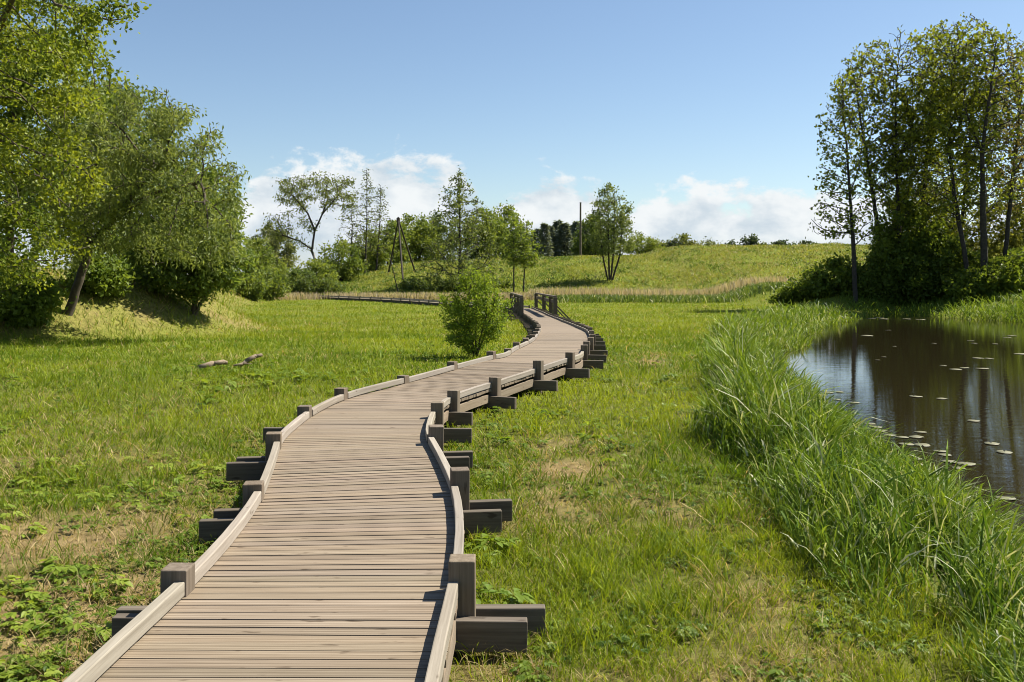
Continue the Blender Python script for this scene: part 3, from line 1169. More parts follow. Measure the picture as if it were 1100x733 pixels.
def make_tree(name, label, cat, base, trunk, ells, natt=420, step=0.45, kill=0.8, R0=0.22, tip=0.012,
              leaf=(0.16, 0.6), nleaf=4000, spread=0.45, c0=(0.045, 0.085, 0.014), c1=(0.115, 0.165, 0.028), mat=None, bark=None,
              group=None, seed=1, up=0.05, bare=None, att=None, leaf_r=0.05, iters=90, droop=0.0, power=2.3, shell=0.45):
    r = np.random.default_rng(seed)
    base = np.asarray(base, float)
    root = empty(name, base, label, cat, group)
    nodes, parents = [], []
    tops = []
    for stem in trunk:                         # each stem a list of world points starting at the base
        pts = [np.asarray(q, float) for q in stem]
        prev = -1
        dense = []
        for a, b in zip(pts[:-1], pts[1:]):
            L = np.linalg.norm(b - a)
            m = max(1, int(L / step))
            dense += [a + (b - a) * t / m for t in range(m)]
        dense.append(pts[-1])
        for q in dense:
            nodes.append(q + (r.normal(size=3) * 0.03 * step if prev >= 0 else 0))
            parents.append(prev)
            prev = len(nodes) - 1
    A = sample_crown(ells, natt, shell, seed) if att is None else att
    nd, pa = colonize(A, nodes, parents, step, kill, iters, seed, up)
    raw = np.zeros(len(nd))
    kids = np.zeros(len(nd), int)
    for i in range(len(nd) - 1, 0, -1):
        if raw[i] == 0:
            raw[i] = 1.0
        if pa[i] >= 0:
            raw[pa[i]] += raw[i]
            kids[pa[i]] += 1
    raw[raw == 0] = 1.0
    rmax = raw.max()
    ex = math.log(R0 / tip) / math.log(max(rmax, 3))
    rad = tip * raw ** ex
    hf = np.clip((nd[:, 2] - base[2]) / max(nd[:, 2].max() - base[2], 0.1), 0, 1)
    rad = np.where(rad > 0.03, 0.03 + (rad - 0.03) * (0.86 - 0.66 * hf), rad)
    V, F = tubes(nd, pa, rad)
    mesh_np('trunk', V - base, [F], bark or M_bark, root, smooth_shade=True)
    # foliage on the thin wood
    thin = np.where((rad < leaf_r) & (pa >= 0))[0]
    w = np.ones(len(thin))
    if bare is not None:
        w = bare(nd[thin])
    seg = np.random.default_rng(seed + 3).random(len(nd))
    pq = pa.copy()
    for _ in range(2):
        pq = np.where(pa[pq] >= 0, pa[pq], pq)
    w = w * (0.12 + seg[pq[thin]] ** 1.6 * 1.5)
    cnt = r.poisson(nleaf * w / w.sum())
    idx = np.repeat(thin, cnt)
    n = len(idx)
    t = r.random(n)[:, None]
    q = nd[idx] * t + nd[pa[idx]] * (1 - t)
    q = q + r.normal(size=(n, 3)) * spread * np.array([1, 1, 0.75]) * 0.6
    q[:, 2] -= droop * np.abs(r.normal(size=n))
    q[:, 2] = np.maximum(q[:, 2], base[2] + 0.05)
    nr = unit(r.normal(size=(n, 3)) * np.array([1, 1, 0.7]) + np.array([0.25, 0.05, 0.55]))
    ax = unit(np.cross(nr, r.normal(size=(n, 3))))
    if droop:
        ax = unit(ax + np.array([0, 0, -0.8]))
    L = leaf[0] * r.uniform(0.6, 1.35, n)
    V, F = leaf_quads(q, ax, nr, L, L * leaf[1], 0.12)
    clump = np.random.default_rng(seed + 9).random(len(nd))
    # neighbouring twigs share a hue
    par2 = pa.copy()
    for _ in range(4):
        par2 = np.where(pa[par2] >= 0, pa[par2], par2)
    cl = clump[par2[idx]]
    tt = np.clip(0.55 * cl + 0.45 * r.random(n), 0, 1)
    col = mixcol(c0, c1, tt) * r.uniform(1.15, 1.75, n)[:, None]
    mesh_np('crown', V - base, [F], mat or M_leaf, root, attrs={'col': np.repeat(col, 4, axis=0)})
    return root


def gz(x, y):
    return float(ground(np.array([float(x)]), np.array([float(y)]))[0])


def gp(px, d, sink=0.05):
    x = (px - 550) * d / 1000.0
    return np.array([x, d, gz(x, d) - sink])


def build_left_trees():
    # tall broad tree closest on the left, fresh yellow-green leaves
    b = np.array([-15.2, 24.0, gz(-15.2, 24.0) - 0.1])
    b[2] = max(b[2], 0.2)
    make_tree('broadleaf_tree', 'nearest tree with fresh yellow green leaves overhanging the left edge', 'tree', b,
              [[b, b + (0.2, 0, 3), b + (0.6, -0.3, 6.5), b + (1.2, -0.6, 9.5)], [b + (0.3, 0, 3.5), b + (2.5, -2.0, 6.5), b + (5.0, -4.5, 8.2), P(60, 5, 18.8), P(118, 22, 18.4)]],
              [((-13.4, 22.8, 8.6), (3.3, 3.6, 3.4), 4), ((-15.8, 23.5, 4.6), (2.9, 3.6, 3.6), 3), ((-11.0, 20.0, 9.3), (2.8, 2.6, 1.8), 1.4), (P(108, 14, 18.4), (1.0, 0.9, 0.42), 0.45), (P(85, 75, 20), (0.9, 1.0, 0.8), 0.5),
               ((-16, 24, 12), (4.5, 4.5, 3), 2), ((-12.3, 23.0, 3.9), (2.0, 2.4, 2.0), 3.0), ((-14.3, 23.5, 2.5), (1.9, 2.4, 1.5), 1.8), ((-11.6, 22.5, 6.2), (1.7, 2.2, 2.2), 1.8)],
              natt=1700, step=0.34, kill=0.55, R0=0.27, tip=0.009, leaf=(0.105, 0.72), nleaf=62000, spread=0.33,
              c0=(0.050, 0.085, 0.012), c1=(0.185, 0.210, 0.020), seed=11, leaf_r=0.04)
    # leaning willow with its trunk in view
    d = 28.5
    b = gp(72, d, 0.15)
    make_tree('willow_tree', 'grey green willow with a dark trunk leaning right over the left bank', 'willow', b,
              [[b, P(98, 262, d), P(122, 235, d), P(150, 200, d - 1.2), P(178, 172, d - 2)], [P(122, 235, d), P(165, 208, d - 1.2), P(215, 196, d - 2.2)],
               [P(98, 262, d), P(90, 215, d + 1), P(110, 160, d + 1)]],
              [(P(165, 160, d - 1.8), (1.8, 2.1, 1.8), 3), (P(210, 215, d - 2.2), (1.45, 1.9, 1.85), 2.4), (P(110, 150, d + 1), (2.0, 2.3, 2.0), 2.4), (P(70, 200, d + 1), (1.7, 1.9, 2.4), 1.6),
               (P(222, 255, d - 2.2), (0.95, 1.5, 1.1), 1), (P(140, 240, d - 1.6), (1.3, 1.2, 0.9), 1.3), (P(95, 245, d - 1.0), (1.2, 1.2, 1.1), 1.2), (P(180, 268, d - 0.6), (1.0, 1.1, 0.75), 0.9)],
              natt=1500, step=0.28, kill=0.45, R0=0.20, tip=0.008, leaf=(0.155, 0.32), nleaf=27000, spread=0.26, droop=0.10,
              c0=(0.074, 0.104, 0.030), c1=(0.172, 0.205, 0.064), seed=12, leaf_r=0.045)
    # round bushy tree at the right end of the bank
    d = 33.0
    b = gp(208, d, 0.1)
    make_tree('bushy_tree', 'dense round low tree at the right end of the left bank', 'tree', b,
              [[b, b + (0.1, 0, 1.2), b + (0.4, 0, 3.2)], [b, b + (0.9, -0.3, 1.5), b + (1.6, -0.3, 3)]],
              [(P(205, 258, d), (1.6, 1.7, 1.6), 3), (P(238, 280, d), (1.1, 1.2, 1.15), 2), (P(172, 282, d), (1.2, 1.3, 1.2), 1.8), (P(205, 298, d), (1.7, 1.4, 0.7), 2), (P(215, 215, d + .5), (1.4, 1.5, 1.3), 1.2)],
              natt=1100, step=0.24, kill=0.4, R0=0.12, tip=0.008, leaf=(0.155, 0.55), nleaf=25000, spread=0.30,
              c0=(0.060, 0.098, 0.020), c1=(0.145, 0.188, 0.042), seed=13)
    # trees filling behind
    d = 52.0
    b = gp(120, d, 0.1)
    make_tree('bushy_tree', 'mid green tree standing behind the leaning willow on the left bank', 'tree', b,
              [[b, b + (0, 0, 3), b + (0.3, 0, 7)]],
              [(P(120, 170, d), (3.6, 3.2, 4.6), 3), (P(75, 205, d), (3.0, 3.0, 4.0), 2), (P(165, 215, d), (2.6, 2.6, 3.4), 1.6)],
              natt=900, step=0.48, kill=0.8, R0=0.24, tip=0.014, leaf=(0.27, 0.5), nleaf=17000, spread=0.6,
              c0=(0.045, 0.078, 0.016), c1=(0.105, 0.145, 0.032), seed=14)
    d = 40.0
    b = gp(10, d, 0.1)
    make_tree('bushy_tree', 'dark green tree deep behind the nearest tree at the left edge', 'tree', b,
              [[b, b + (0, 0, 3), b + (0.2, 0, 8)]],
              [(P(30, 130, d), (3.2, 3.0, 4.2), 3), (P(5, 240, d), (2.6, 2.6, 3.0), 2), (P(-60, 150, d), (3.5, 3.0, 5.0), 2), (P(60, 100, d), (2.4, 2.4, 2.6), 1.2)],
              natt=900, step=0.42, kill=0.7, R0=0.24, tip=0.012, leaf=(0.22, 0.6), nleaf=24000, spread=0.5,
              c0=(0.045, 0.080, 0.013), c1=(0.12, 0.16, 0.026), seed=15)
    # low shrubs under the trees
    for i, (px, d, hw, hh, lab) in enumerate(((24, 27, 1.0, 1.2, 'low leafy shrub at the left edge under the nearest tree'),
                                              (104, 30.5, 0.9, 0.9, 'dark leafy shrub at the foot of the leaning willow'),
                                              (152, 35, 1.5, 1.9, 'shrub filling the gap between the willow and the round low tree'))):
        b = gp(px, d, 0.05)
        make_tree('shrub', lab, 'shrub', b, [[b, b + (0, 0, 0.5)], [b, b + (0.3, 0, 0.4)]],
                  [(b + (0, 0, hh * 0.6), (hw, hw, hh * 0.75), 1)], natt=400, step=0.22, kill=0.36, R0=0.05, tip=0.008, leaf=(0.16, 0.55), nleaf=6500, spread=0.30,
                  c0=(0.05, 0.09, 0.015), c1=(0.13, 0.175, 0.03), seed=40 + i, iters=40)


build_left_trees()


def build_mid_trees():
    # spreading willow with forked leaning trunk
    d = 122.0
    b = gp(343, d, 0.2)
    b[2] = P(343, 291, d)[2]
    make_tree('willow_tree', 'spreading willow with a forked leaning trunk and airy flat crown left of the pole tripod', 'willow', b,
              [[b, P(335, 270, d), P(338, 248, d), P(346, 231, d), P(352, 214, d + .6), P(351, 200, d + 1)], [P(338, 247, d), P(331, 230, d - .8), P(322, 219, d - 1.5), P(312, 208, d - 1.5)], [P(335, 268, d), P(322, 259, d), P(304, 253, d)], [P(346, 231, d), P(358, 216, d - 1)]],
              [(P(350, 202, d), (4.0, 4.0, 2.2), 3), (P(318, 206, d), (3.2, 3.6, 2.2), 2.2), (P(299, 243, d), (1.9, 2.6, 2.2), 1.2), (P(372, 212, d), (1.9, 2.2, 1.6), 0.8), (P(325, 240, d), (2.0, 2, 1.5), 0.8), (P(335, 199, d), (3.4, 3.4, 2.0), 1.6)],
              natt=700, step=0.5, kill=0.75, R0=0.21, tip=0.022, leaf=(0.38, 0.38), nleaf=4200, spread=0.55, c0=(0.060, 0.082, 0.026), c1=(0.13, 0.155, 0.05), seed=21, leaf_r=0.10, bark=M_bark_dark, droop=0.1)
    st = plain_mat('pale_dead_wood', (0.33, 0.29, 0.24), 0.9, 5.0)
    # thin tall trees
    for i, (px, py0, pyt, d, lab, wdt) in enumerate(((376, 282, 213, 134, 'slender sparse tree, shortest and leftmost of the three thin trees', 1.7),
                                                     (392, 284, 186, 133, 'slender sparse tree, tallest of the three thin trees right of the willow', 1.7),
                                                     (404, 280, 200, 136, 'slender sparse tree, the one of the three thin trees nearest the pole tripod', 1.8))):
        b = gp(px, d, 0.2)
        tp = P(px + (2 if i < 2 else 5), pyt, d)
        H = tp[2] - b[2]
        mid = b + (tp - b) * 0.55 + np.array([0.15, 0, 0])
        make_tree('slender_tree', lab, 'tree', b, [[b, mid, tp]],
                  [(b + (tp - b) * f, (wdt * k, wdt * k, H * 0.17), k) for f, k in ((0.35, 1.1), (0.55, 1.2), (0.75, 1.0), (0.9, 0.6))],
                  natt=420, step=0.42, kill=0.6, R0=0.17, tip=0.022, leaf=(0.30, 0.45), nleaf=800, spread=0.45, c0=(0.06, 0.08, 0.026), c1=(0.125, 0.15, 0.05), seed=24 + i,
                  up=0.25, leaf_r=0.06, bark=M_bark_dark, group='three thin trees beside the spreading willow')
    # cone shaped alder
    d = 114.0
    b = gp(494, d, 0.2)
    r = np.random.default_rng(77)
    nat = 900
    H = P(493, 180, d)[2] - b[2]
    n = 1000
    f = r.random(n) ** 0.9
    wid = np.interp(f, [0, 0.12, 0.3, 0.55, 0.8, 1.0], [4.2, 5.6, 5.0, 3.4, 1.9, 0.3])
    a = r.random(n) * 6.283
    rr = np.sqrt(r.random(n)) * wid
    rr = np.where(r.random(n) < 0.12, rr * 1.25, rr)
    att = np.stack([b[0] + rr * np.cos(a), b[1] + rr * np.sin(a), b[2] + 0.8 + f * (H - 0.8)], 1)
    make_tree('alder_tree', 'cone shaped half open tree with upswept lower limbs, tallest on the hill', 'tree', b,
              [[b, b + (0, 0, H * 0.5), b + (-0.1, 0, H * 0.97)], [b + (0, 0, 0.5), b + (2.6, 0, 2.6)], [b + (0, 0, 0.5), b + (-2.3, 0.2, 2.6)], [b + (0, 0, 0.6), b + (0.4, -2.2, 2.6)]],
              None, att=att, step=0.42, kill=0.62, R0=0.26, tip=0.022, leaf=(0.30, 0.6), nleaf=5200, spread=0.42, c0=(0.045, 0.068, 0.022), c1=(0.125, 0.150, 0.040), seed=28, up=0.22, leaf_r=0.07, bark=M_bark_dark)
    # twin small tree by the bridge
    d = 107.0
    for i, (px, pyt, lab) in enumerate(((552, 230, 'left of the two small bright leaved trees behind the bridge'),
                                        (566, 238, 'right of the two small bright leaved trees behind the bridge'))):
        b = gp(px - (0 if i == 0 else 4), d + i, 0.15)
        tp = P(px, pyt, d + i)
        H = tp[2] - b[2]
        make_tree('small_tree', lab, 'tree', b, [[b, b + (tp - b) * 0.5, tp]],
                  [(b + (tp - b) * 0.58 + np.array([0.1, 0, 0]), (1.9, 1.9, H * 0.24), 1.4), (b + (tp - b) * 0.82, (1.3, 1.3, H * 0.18), 0.8)],
                  natt=300, step=0.38, kill=0.55, R0=0.10, tip=0.018, leaf=(0.30, 0.6), nleaf=1250, spread=0.42, c0=(0.06, 0.10, 0.018), c1=(0.145, 0.185, 0.032), seed=31 + i, leaf_r=0.06, bark=M_bark_dark,
                  group='two small trees behind the bridge')
    # multi stemmed fan shaped tree on the slope
    d = 117.0
    b = gp(655, d, 0.2)
    tops = [P(644, 228, d + 1), P(653, 203, d), P(660, 213, d - 1), P(669, 230, d + 1)]
    H = tops[1][2] - b[2]
    make_tree('fan_tree', 'fan shaped tree with several upright stems alone on the right slope of the hill', 'tree', b,
              [[b + np.array([0.15 * k - 0.2, 0, 0]), b + (tp - b) * 0.4 + np.array([(k - 1.2) * 0.35, 0, 0]), tp] for k, tp in enumerate(tops)],
              [(P(656, 232, d), (3.0, 3.0, 2.8), 3), (P(654, 212, d), (1.6, 1.8, 1.6), 1), (P(657, 258, d), (3.1, 3.0, 2.3), 2.0)],
              natt=800, step=0.42, kill=0.6, R0=0.15, tip=0.02, leaf=(0.27, 0.55), nleaf=7000, spread=0.42, c0=(0.058, 0.085, 0.026), c1=(0.135, 0.165, 0.055), seed=34, up=0.3, leaf_r=0.06, bark=M_bark_dark)
    # shrubs and small trees of the middle distance
    spec = [(268, 88, 1.6, 2.6, 0, 'bright green shrub just right of the round low tree'),
            (284, 96, 2.2, 3.4, 0, 'yellow green shrub at the left end of the far boardwalk'),
            (300, 112, 2.6, 4.0, 0, 'light green bush below the spreading willow, left side'),
            (322, 108, 2.2, 3.2, 1, 'dark rounded bush beside the far boardwalk below the willow'),
            (340, 116, 2.8, 4.2, 0, 'light green bush around the foot of the spreading willow'),
            (366, 124, 3.0, 5.8, 0, 'tall leafy bush between the spreading willow and the thin trees'),
            (352, 109, 2.0, 2.0, 1, 'low dark bush at the foot of the hill'),
            (292, 150, 3.5, 9.0, 2, 'pale distant tree seen left of the spreading willow'),
            (275, 140, 3.0, 7.0, 0, 'distant green tree between the left bank and the willow'),
            (398, 138, 3.0, 6.2, 0, 'leafy bush around the stems of the thin trees'),
            (418, 150, 3.0, 8.0, 0, 'rounded tree behind the pole tripod'),
            (446, 165, 4.5, 10.0, 0, 'broad tree behind the hill between the tripod and the cone shaped tree'),
            (470, 172, 4.5, 9.5, 1, 'dark green tree behind the left skirt of the cone shaped tree'),
            (520, 165, 4.0, 10.0, 0, 'loose green tree behind the right skirt of the cone shaped tree'),
            (540, 172, 4.0, 11.0, 0, 'tall loose tree on the crest between the cone shaped and the small trees'),
            (470, 110, 3.4, 2.5, 1, 'low dark shrub left of the foot of the cone shaped tree'),
            (510, 111, 3.4, 2.3, 1, 'low dark shrub right of the foot of the cone shaped tree'),
            (445, 112, 1.6, 1.4, 0, 'small light shrub on the slope near the tripod'),
            (536, 113, 2.0, 1.3, 0, 'small light shrub on the slope behind the boardwalk bush'),
            (690, 160, 3.2, 4.0, 0, 'rounded yellow green bush on the crest right of the fan shaped tree'),
            (640, 175, 4.5, 8.5, 1, 'brownish dense tree on the crest behind the fan shaped tree')]
    for i, (px, d, hw, hh, kind, lab) in enumerate(spec):
        b = gp(px, d, 0.15)
        c0, c1 = [((0.062, 0.098, 0.020), (0.150, 0.182, 0.036)), ((0.045, 0.074, 0.020), (0.105, 0.138, 0.036)), ((0.08, 0.10, 0.045), (0.15, 0.17, 0.08))][kind]
        big = hh > 5
        make_tree('background_tree' if big else 'shrub', lab, 'tree' if big else 'shrub', b,
                  [[b, b + (0, 0, hh * 0.5)], [b, b + (hw * 0.35, 0, hh * 0.4)], [b, b + (-hw * 0.35, 0.2, hh * 0.4)]],
                  [(b + (0, 0, hh * 0.52), (hw, hw, hh * 0.50), 2), (b + (hw * 0.55, 0, hh * 0.40), (hw * 0.6, hw * 0.7, hh * 0.38), 1), (b + (-hw * 0.55, 0, hh * 0.36), (hw * 0.6, hw * 0.7, hh * 0.36), 1)],
                  natt=230 if not big else 300, step=0.3 + 0.035 * hh, kill=0.45 + 0.05 * hh, R0=0.03 + 0.018 * hh, tip=0.018, leaf=(0.22 + 0.025 * hh, 0.6), nleaf=int(1500 + 260 * hh * hw ** 0.5), spread=0.36 + 0.04 * hh,
                  c0=c0, c1=c1, seed=100 + i, leaf_r=0.09, iters=45, bark=M_bark_dark)


build_mid_trees()


def build_dead_stump():
    # pale broken limb below the willow
    d = 118.0
    a = P(337, 272, d)
    b = P(346, 296, d)
    b[2] = gz(b[0], b[1]) - 0.1
    nodes = np.array([b, b * 0.6 + a * 0.4 + (0.3, 0, 0), b * 0.3 + a * 0.7 + (-0.1, 0, 0), a])
    V, F = tubes(nodes, np.array([-1, 0, 1, 2]), np.array([0.28, 0.22, 0.17, 0.10]))
    o = mesh_np('dead_branch', V, [F], plain_mat('bleached_wood', (0.34, 0.30, 0.25), 0.9, 4.0), smooth_shade=True)
    tag(o, 'bleached broken limb leaning at the foot of the spreading willow', 'branch')


build_dead_stump()


def build_conifers():
    r = np.random.default_rng(5)

    def conifer(H, wd, seed):
        q = np.random.default_rng(seed)
        n = 1500
        f = q.random(n) ** 0.8
        rr = wd * (1 - f) ** 0.75 * np.sqrt(q.random(n)) * (0.65 + 0.5 * np.sin(f * 40 + q.random(n)) ** 2) + 0.1
        a = q.random(n) * 6.283
        c = np.stack([rr * np.cos(a), rr * np.sin(a), 0.6 + f * (H - 0.6)], 1)
        ax = unit(np.stack([np.cos(a), np.sin(a), -0.25 + q.normal(0, 0.3, n)], 1))
        nr = unit(np.stack([q.normal(0, .4, n), q.normal(0, .4, n), np.ones(n)], 1))
        L = q.uniform(0.5, 1.2, n)
        V, F = leaf_quads(c, ax, nr, L, L * 0.5, 0.1)
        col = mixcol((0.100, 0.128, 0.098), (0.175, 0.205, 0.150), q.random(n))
        return V, F, np.repeat(col, 4, 0)
    protos = []
    for k in range(3):
        H = 11.0
        V, F, col = conifer(H, 2.6, 50 + k)
        root = empty('conifer_tree', (0, 0, 0), 'tall dark conifer in the wood behind the hill', 'conifer', 'dark conifers in the wood behind the hill')
        mesh_np('crown', V, [F], M_needle, root, attrs={'col': col})
        Vt, Ft = tubes(np.array([[0, 0, -0.3], [0, 0, H * 0.5], [0, 0, H * 0.97]]), np.array([-1, 0, 1]), np.array([0.2, 0.14, 0.04]))
        mesh_np('trunk', Vt, [Ft], M_bark_dark, root)
        protos.append(root)
    used = [False] * 3
    pos = [(578, 246), (585, 240), (592, 243), (599, 237), (606, 240), (613, 242), (619, 238), (628, 244), (634, 240), (641, 246), (565, 250), (648, 252), (572, 252), (603, 246), (624, 249)]
    labs = ['tall dark conifer in the wood behind the hill, left of the utility pole', 'tall dark conifer in the wood behind the hill, right of the utility pole']
    for i, (px, py) in enumerate(pos):
        k = i % 3
        o = protos[k] if not used[k] else copy_tree(protos[k])
        used[k] = True
        d = 205 + r.uniform(-12, 18)
        x = (px - 550) * d / 1000
        z = gz(x, d) - 0.3
        top = CAMZ + (298 - py) * d / 1000
        s = (top - z) / 11.0
        o.location = (x, d, z)
        o.scale = (s * r.uniform(0.9, 1.2),) * 2 + (s,)
        o.rotation_euler = (0, 0, r.uniform(0, 6.28))
        o['label'] = labs[0] if px < 623 else labs[1]
        o['group'] = 'dark conifers left of the utility pole' if px < 623 else 'dark conifers right of the utility pole'


build_conifers()


def build_far_row():
    row = [(705, 257, 3.0, 0, 'low green tree in the distant row, first right of the fan shaped tree'),
           (712, 261, 2.5, 1, 'small dark bush in the distant row near the fan shaped tree'),
           (733, 253, 3.4, 0, 'yellowish tree, largest of the distant row right of the fan shaped tree'),
           (743, 261, 2.6, 0, 'low yellowish bush beside the largest tree of the distant row'),
           (760, 257, 2.6, 2, 'grey green rounded tree in the middle of the distant row'),
           (786, 258, 2.2, 1, 'dark bushy tree left beside the tallest dark tree of the distant row'),
           (778, 262, 1.8, 0, 'tiny pale bush in the distant row'),
           (807, 253, 3.0, 1, 'tallest dark tree of the distant row on the crest'),
           (817, 261, 2.0, 0, 'tiny light bush right of the tallest dark tree of the distant row'),
           (840, 258, 3.2, 1, 'broad dark bush in the distant row near the pond trees'),
           (866, 258, 1.8, 1, 'small dark tree at the right end of the distant row'),
           (876, 262, 2.0, 1, 'lowest dark bush at the right end of the distant row'),
           (722, 260, 2.2, 1, 'dark little tree left of the largest tree of the distant row')]
    for i, (px, py, hw, kind, lab) in enumerate(row):
        d = 235.0
        b = gp(px, d, 0.3)
        H = P(px, py, d)[2] - b[2]
        c0, c1 = [((0.065, 0.088, 0.03), (0.14, 0.15, 0.05)), ((0.022, 0.036, 0.022), (0.05, 0.07, 0.038)), ((0.06, 0.08, 0.045), (0.11, 0.13, 0.07))][kind]
        make_tree('distant_tree', lab, 'tree', b, [[b, b + (0, 0, H * 0.6)]],
                  [(b + (0, 0, H * 0.62), (hw, hw, H * 0.38), 2), (b + (hw * 0.6, 0, H * 0.5), (hw * 0.6, hw * 0.6, H * 0.25), 1), (b + (-hw * 0.6, 0, H * 0.5), (hw * 0.6, hw * 0.6, H * 0.28), 1)],
                  natt=160, step=0.8, kill=1.1, R0=0.25, tip=0.04, leaf=(0.65, 0.6), nleaf=1100, spread=0.9, c0=c0, c1=c1, seed=150 + i, leaf_r=0.2, iters=30, bark=M_bark_dark)


build_far_row()


def build_right_trees():
    C0, C1 = (0.055, 0.078, 0.012), (0.165, 0.190, 0.020)
    # (base px, d, [stem way points px,py], crown ellipsoids px,py,rx,rz, leaves per twig, label)
    spec = [
        (919, 68, [(917, 270), (913, 210), (909, 150), (904, 105)], [(906, 140, 1.8, 3.4, 1.6), (898, 190, 1.5, 2.6, 0.8), (912, 105, 1.6, 2.0, 1), (893, 240, 1.6, 1.6, .6), (925, 235, 1.4, 2.0, .6)], 1.2,
         'slim tree with a straight dark trunk, leftmost of the pond trees'),
        (948, 71, [(945, 260), (936, 200), (928, 150), (920, 100), (926, 70)], [(925, 100, 2.2, 3.0, 1.6), (940, 75, 1.9, 2.2, 1), (945, 160, 2.3, 4.0, 1.5)], 1.8,
         'slightly left leaning tree second from the left in the pond group'),
        (966, 70, [(966, 250), (963, 180), (962, 110), (965, 60)], [(963, 75, 2.3, 3.0, 1.5), (975, 130, 2.6, 4.0, 1.6), (960, 190, 2.4, 4.0, 1.5)], 2.6,
         'tall tree with bare twigs at its top, third from the left in the pond group'),
        (990, 72, [(990, 250), (994, 180), (1000, 110), (1006, 55)], [(1006, 62, 2.6, 2.4, 1.6), (998, 110, 2.8, 3.4, 1.6), (990, 185, 3.0, 4.2, 2.4), (985, 240, 3.0, 3.0, 2)], 4.6,
         'leafy dense tree in the middle of the pond group with leaves down to the bushes'),
        (1042, 67, [(1036, 270), (1026, 215), (1020, 160), (1022, 100), (1028, 45)], [(1030, 55, 2.8, 2.4, 2), (1022, 95, 2.8, 3.4, 1.8), (1015, 175, 2.8, 4.4, 1.8), (1040, 130, 2.2, 3.4, 1)], 4.2,
         'tallest leafy tree of the pond group with bright leaves in its top'),
        (1057, 66, [(1057, 270), (1056, 215), (1055, 165), (1062, 110), (1070, 55)], [(1062, 75, 2.4, 3.2, 1.8), (1075, 110, 2.2, 3.4, 1.2), (1050, 140, 1.8, 3.0, .8), (1062, 190, 2.2, 3.0, .9)], 1.5,
         'thick dark trunked tree with mostly bare upper twigs standing nearest the right bank'),
        (1076, 68, [(1082, 250), (1088, 190), (1094, 140), (1098, 90)], [(1092, 110, 2.4, 4.4, 1.8), (1098, 175, 2.2, 4.0, 1.4), (1082, 75, 2.0, 2.4, .8)], 1.4,
         'right leaning tree with thin reddish twigs at the right edge'),
        (1030, 78, [(1032, 250), (1040, 170), (1046, 100)], [(1045, 120, 3.0, 4.8, 1.8), (1035, 200, 3.4, 4.6, 2)], 3.2,
         'tree half hidden behind the thick dark trunk of the pond group'),
        (1130, 74, [(1130, 250), (1125, 160), (1120, 90)], [(1120, 120, 3.4, 5.4, 2), (1135, 200, 3.8, 5, 2)], 3.0,
         'tree just cut off by the right edge of the view'),
    ]
    for i, (px, d, way, ells, per, lab) in enumerate(spec):
        b = gp(px, d, 0.2)
        pts = [b] + [P(a, c, d + 0.4 * k * (-1) ** i) for k, (a, c) in enumerate(way)]
        E = [(P(a, c, d + (j % 2) * 0.8), (rx, rx * 1.05, rz), w) for j, (a, c, rx, rz, w) in enumerate(ells)]
        fork = pts[len(pts) // 2]
        stems = [pts, [pts[-3], pts[-3] + (pts[-1] - pts[-3]) * 0.5 + np.array([1.6 * (-1) ** i, 0.4, 0])]]
        top = 2 + (298 - 75) * d / 1000
        if per < 2:
            bare = lambda q: np.ones(len(q))
        else:
            bare = (lambda q, z1=P(0, 95, d)[2], i=i: np.where(q[:, 2] > z1, 0.14 if i in (1, 2, 5, 6, 7) else 1.0, 1.0) * np.clip(1.6 * fbm(q[:, 0] * 0.5 + i, q[:, 2] * 0.5, 40 + i, 2), 0.2, 1.6))
        red = (i == 6)
        make_tree('pond_tree', lab, 'tree', b, stems, E, natt=2300, step=0.38, kill=0.48, R0=0.21 if i != 5 else 0.30, tip=0.017, leaf=(0.26, 0.72), nleaf=int(1500 * per), spread=0.34,
                  c0=(0.085, 0.075, 0.03) if red else C0, c1=(0.15, 0.13, 0.05) if red else C1, seed=200 + i, up=0.5, leaf_r=0.035, bark=M_bark_dark, bare=bare,
                  group='tall trees beyond the pond')
    # undergrowth on the bank
    sh = [(850, 73, 1.5, 1.4, 'low dark shrub at the left tip of the pond undergrowth'), (872, 72, 2.0, 2.2, 'dark shrub left of the slim pond tree'),
          (896, 71, 2.1, 3.0, 'dark bush just left of the trunk of the slim pond tree'), (925, 70, 1.8, 2.3, 'dark bush right of the slim pond tree by the water'),
          (961, 70, 1.9, 6.2, 'tall dark bush below the left leaning pond tree'), (975, 70, 2.6, 8.6, 'tall dense dark bush in the middle of the bank undergrowth'),
          (1000, 69.5, 2.4, 6.2, 'rounded bush below the dense leafy pond tree'), (1022, 69, 2.2, 5.2, 'bush with lighter leaves left of the thick dark trunk'),
          (1045, 66, 1.8, 2.2, 'low bush in front of the thick dark trunk'), (1070, 66, 2.0, 2.6, 'bush right of the thick dark trunk'),
          (1095, 65, 2.2, 3.0, 'bush at the right edge above the grassy bank'), (1130, 66, 2.6, 4.4, 'large bush at the extreme right beyond the bank'),
          (985, 76, 3.2, 9.5, 'tall leafy bush behind the middle of the pond group'), (1060, 78, 3.6, 8.0, 'pale leafy bush behind the thick dark trunk'), (1105, 80, 3.8, 10.5, 'tall reddish bush behind the right edge trees')]
